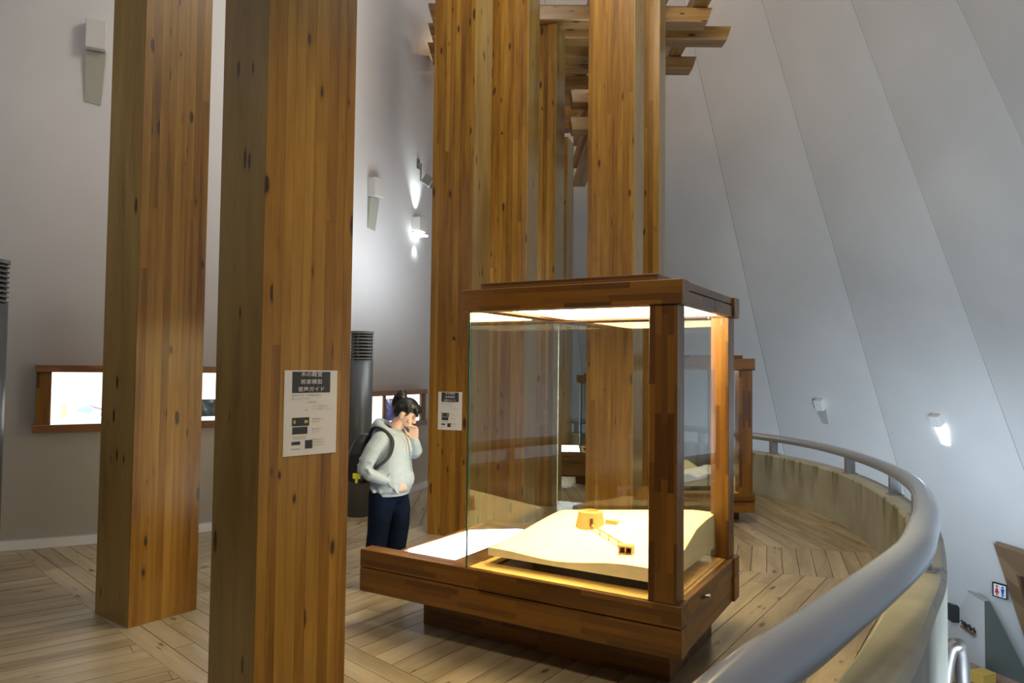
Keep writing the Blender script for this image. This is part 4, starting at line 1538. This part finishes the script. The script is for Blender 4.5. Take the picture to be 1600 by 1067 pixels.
    limb(bm, [(0.02, 0.085, 0.76, 0.106), (0.052, 0.09, 0.62, 0.096), (0.062, 0.09, 0.50, 0.082), (0.040, 0.095, 0.30, 0.076), (0.030, 0.10, 0.10, 0.076)])
    remesh('trousers', bm, 'trouser', o, 0.011, 5)
    for x, y in ((-0.08, -0.10), (0.03, 0.10)):
        bm = bmesh.new()
        bx(bm, x - 0.06, x + 0.19, y - 0.045, y + 0.045, 0.0, 0.025, 0.006)
        limb(bm, [(x - 0.01, y, 0.055, 0.045), (x + 0.08, y, 0.045, 0.042), (x + 0.15, y, 0.033, 0.034)], 12)
        mk('shoe', bm, 'shoe', o, smooth=True)

    # ---- hair: cap, fringe, high ponytail
    bm = bmesh.new()
    ball(bm, H(-0.016, 0, 0.026), 0.097, 28, (1.0, 0.86, 1.02), hr_)
    ball(bm, H(0.045, 0, 0.075), 0.050, 16, (1.0, 1.15, 0.7), hr_)
    for s in (-1, 1):
        limb(bm, [tuple(H(0.00, s * 0.068, 0.06)) + (0.024,), tuple(H(0.025, s * 0.076, 0.03)) + (0.012,)], 8)
        limb(bm, [tuple(H(0.06, s * 0.045, 0.075)) + (0.022,), tuple(H(0.095, s * 0.052, 0.045)) + (0.012,), tuple(H(0.108, s * 0.05, 0.015)) + (0.005,)], 8)
    ball(bm, H(-0.105, 0, 0.078), 0.040, 14)
    ball(bm, H(-0.118, 0, 0.095), 0.040, 16, (1.0, 0.9, 1.1))
    limb(bm, [tuple(H(-0.12, 0, 0.09)) + (0.030,), tuple(H(-0.135, 0, 0.06)) + (0.028,), tuple(H(-0.125, 0, 0.01)) + (0.022,), tuple(H(-0.10, 0, -0.035)) + (0.014,)], 12)
    ball(bm, H(-0.055, 0, -0.02), 0.060, 16, (0.8, 1.15, 1.1))
    # carve the face free: drop hair that lies over the face side
    hair = remesh('hair', bm, 'hair', o, 0.006, 2)
    bm = bmesh.new()
    bm.from_mesh(hair.data)
    inv = hr_.inverted()
    kill = []
    for v in bm.verts:
        q = inv @ (v.co - hc)
        if q.x > 0.018 and q.z < 0.035 and abs(q.y) < 0.066:
            kill.append(v)
        elif q.z < -0.045 and q.x > -0.03 and v.co.z > 1.0 and q.x > -0.02:
            kill.append(v)
        elif q.x > -0.018 and q.x < 0.02 and q.z < 0.01 and abs(q.y) > 0.06:
            kill.append(v)
    bmesh.ops.delete(bm, geom=kill, context='VERTS')
    bm.to_mesh(hair.data)
    bm.free()
    bm = bmesh.new()
    for s in (-1, 1):
        ball(bm, H(0.0835, s * 0.031, 0.002), 0.0085, 10, (0.5, 1.5, 0.35), hr_)
    mk('eye', bm, 'hair', o)
    bm = bmesh.new()
    for s in (-1, 1):
        ball(bm, H(0.086, s * 0.032, 0.026), 0.010, 10, (0.5, 1.7, 0.22), hr_)
    mk('eyebrow', bm, 'hair', o)
    bm = bmesh.new()
    ball(bm, H(0.0965, 0, -0.057), 0.012, 12, (0.45, 1.5, 0.55), hr_)
    mk('lips', bm, 'lips', o)
    bm = bmesh.new()
    ball(bm, (0.012, 0, 1.292), 0.062, 20, (1.0, 1.0, 0.55))
    mk('black_collar', bm, 'nylon', o, smooth=True)
    return o


pers = person()
pers.scale = (1.06, 1.06, 0.975)
# backpack, worn by her: a thing of its own
bp = empty('backpack', (-0.98, 5.82, 0.819), radians(-8), 'black backpack with a yellow tag on the back of the woman', 'backpack')
bm = bmesh.new()
loft(bm, [(-0.205, 0, 0.0, 0.055, 0.11), (-0.215, 0, 0.03, 0.085, 0.145), (-0.222, 0, 0.12, 0.092, 0.155), (-0.215, 0, 0.25, 0.080, 0.15), (-0.195, 0, 0.35, 0.062, 0.125), (-0.175, 0, 0.405, 0.035, 0.08)], power=2.8)
bp.scale = (1.06, 1.06, 0.975)
b_o = remesh('bag_body', bm, 'nylon', bp, 0.010, 3)
bm = bmesh.new()
loft(bm, [(-0.285, 0, 0.04, 0.030, 0.10), (-0.295, 0, 0.10, 0.038, 0.115), (-0.285, 0, 0.18, 0.030, 0.105)], power=2.8)
remesh('front_pocket', bm, 'nylon', bp, 0.010, 2)
for s in (-1, 1):
    bm = bmesh.new()
    P_ = [(-0.135, s * 0.10, 0.36), (-0.09, s * 0.115, 0.455), (-0.02, s * 0.12, 0.468), (0.06, s * 0.125, 0.42), (0.128, s * 0.13, 0.33), (0.110, s * 0.165, 0.22), (0.03, s * 0.20, 0.12), (-0.12, s * 0.15, 0.05)]
    if s < 0:
        P_ = [(-0.135, -0.10, 0.36), (-0.085, -0.125, 0.462), (-0.01, -0.145, 0.462), (0.065, -0.165, 0.40), (0.085, -0.185, 0.33), (0.060, -0.208, 0.24), (-0.02, -0.22, 0.16), (-0.13, -0.155, 0.06)]
    sweep(bm, catmull(P_, 5), 0.019, 8, flat=0.45)
    mk('strap', bm, 'nylon', bp, smooth=True)
bm = bmesh.new()
bx(bm, -0.225, -0.165, -0.166, -0.158, 0.055, 0.10, 0.004)
bx(bm, -0.205, -0.185, -0.166, -0.158, 0.02, 0.055, 0.003)
mk('tag', bm, 'yellow', bp)
# phone-like small device held at her mouth is not clear in the photo: left out
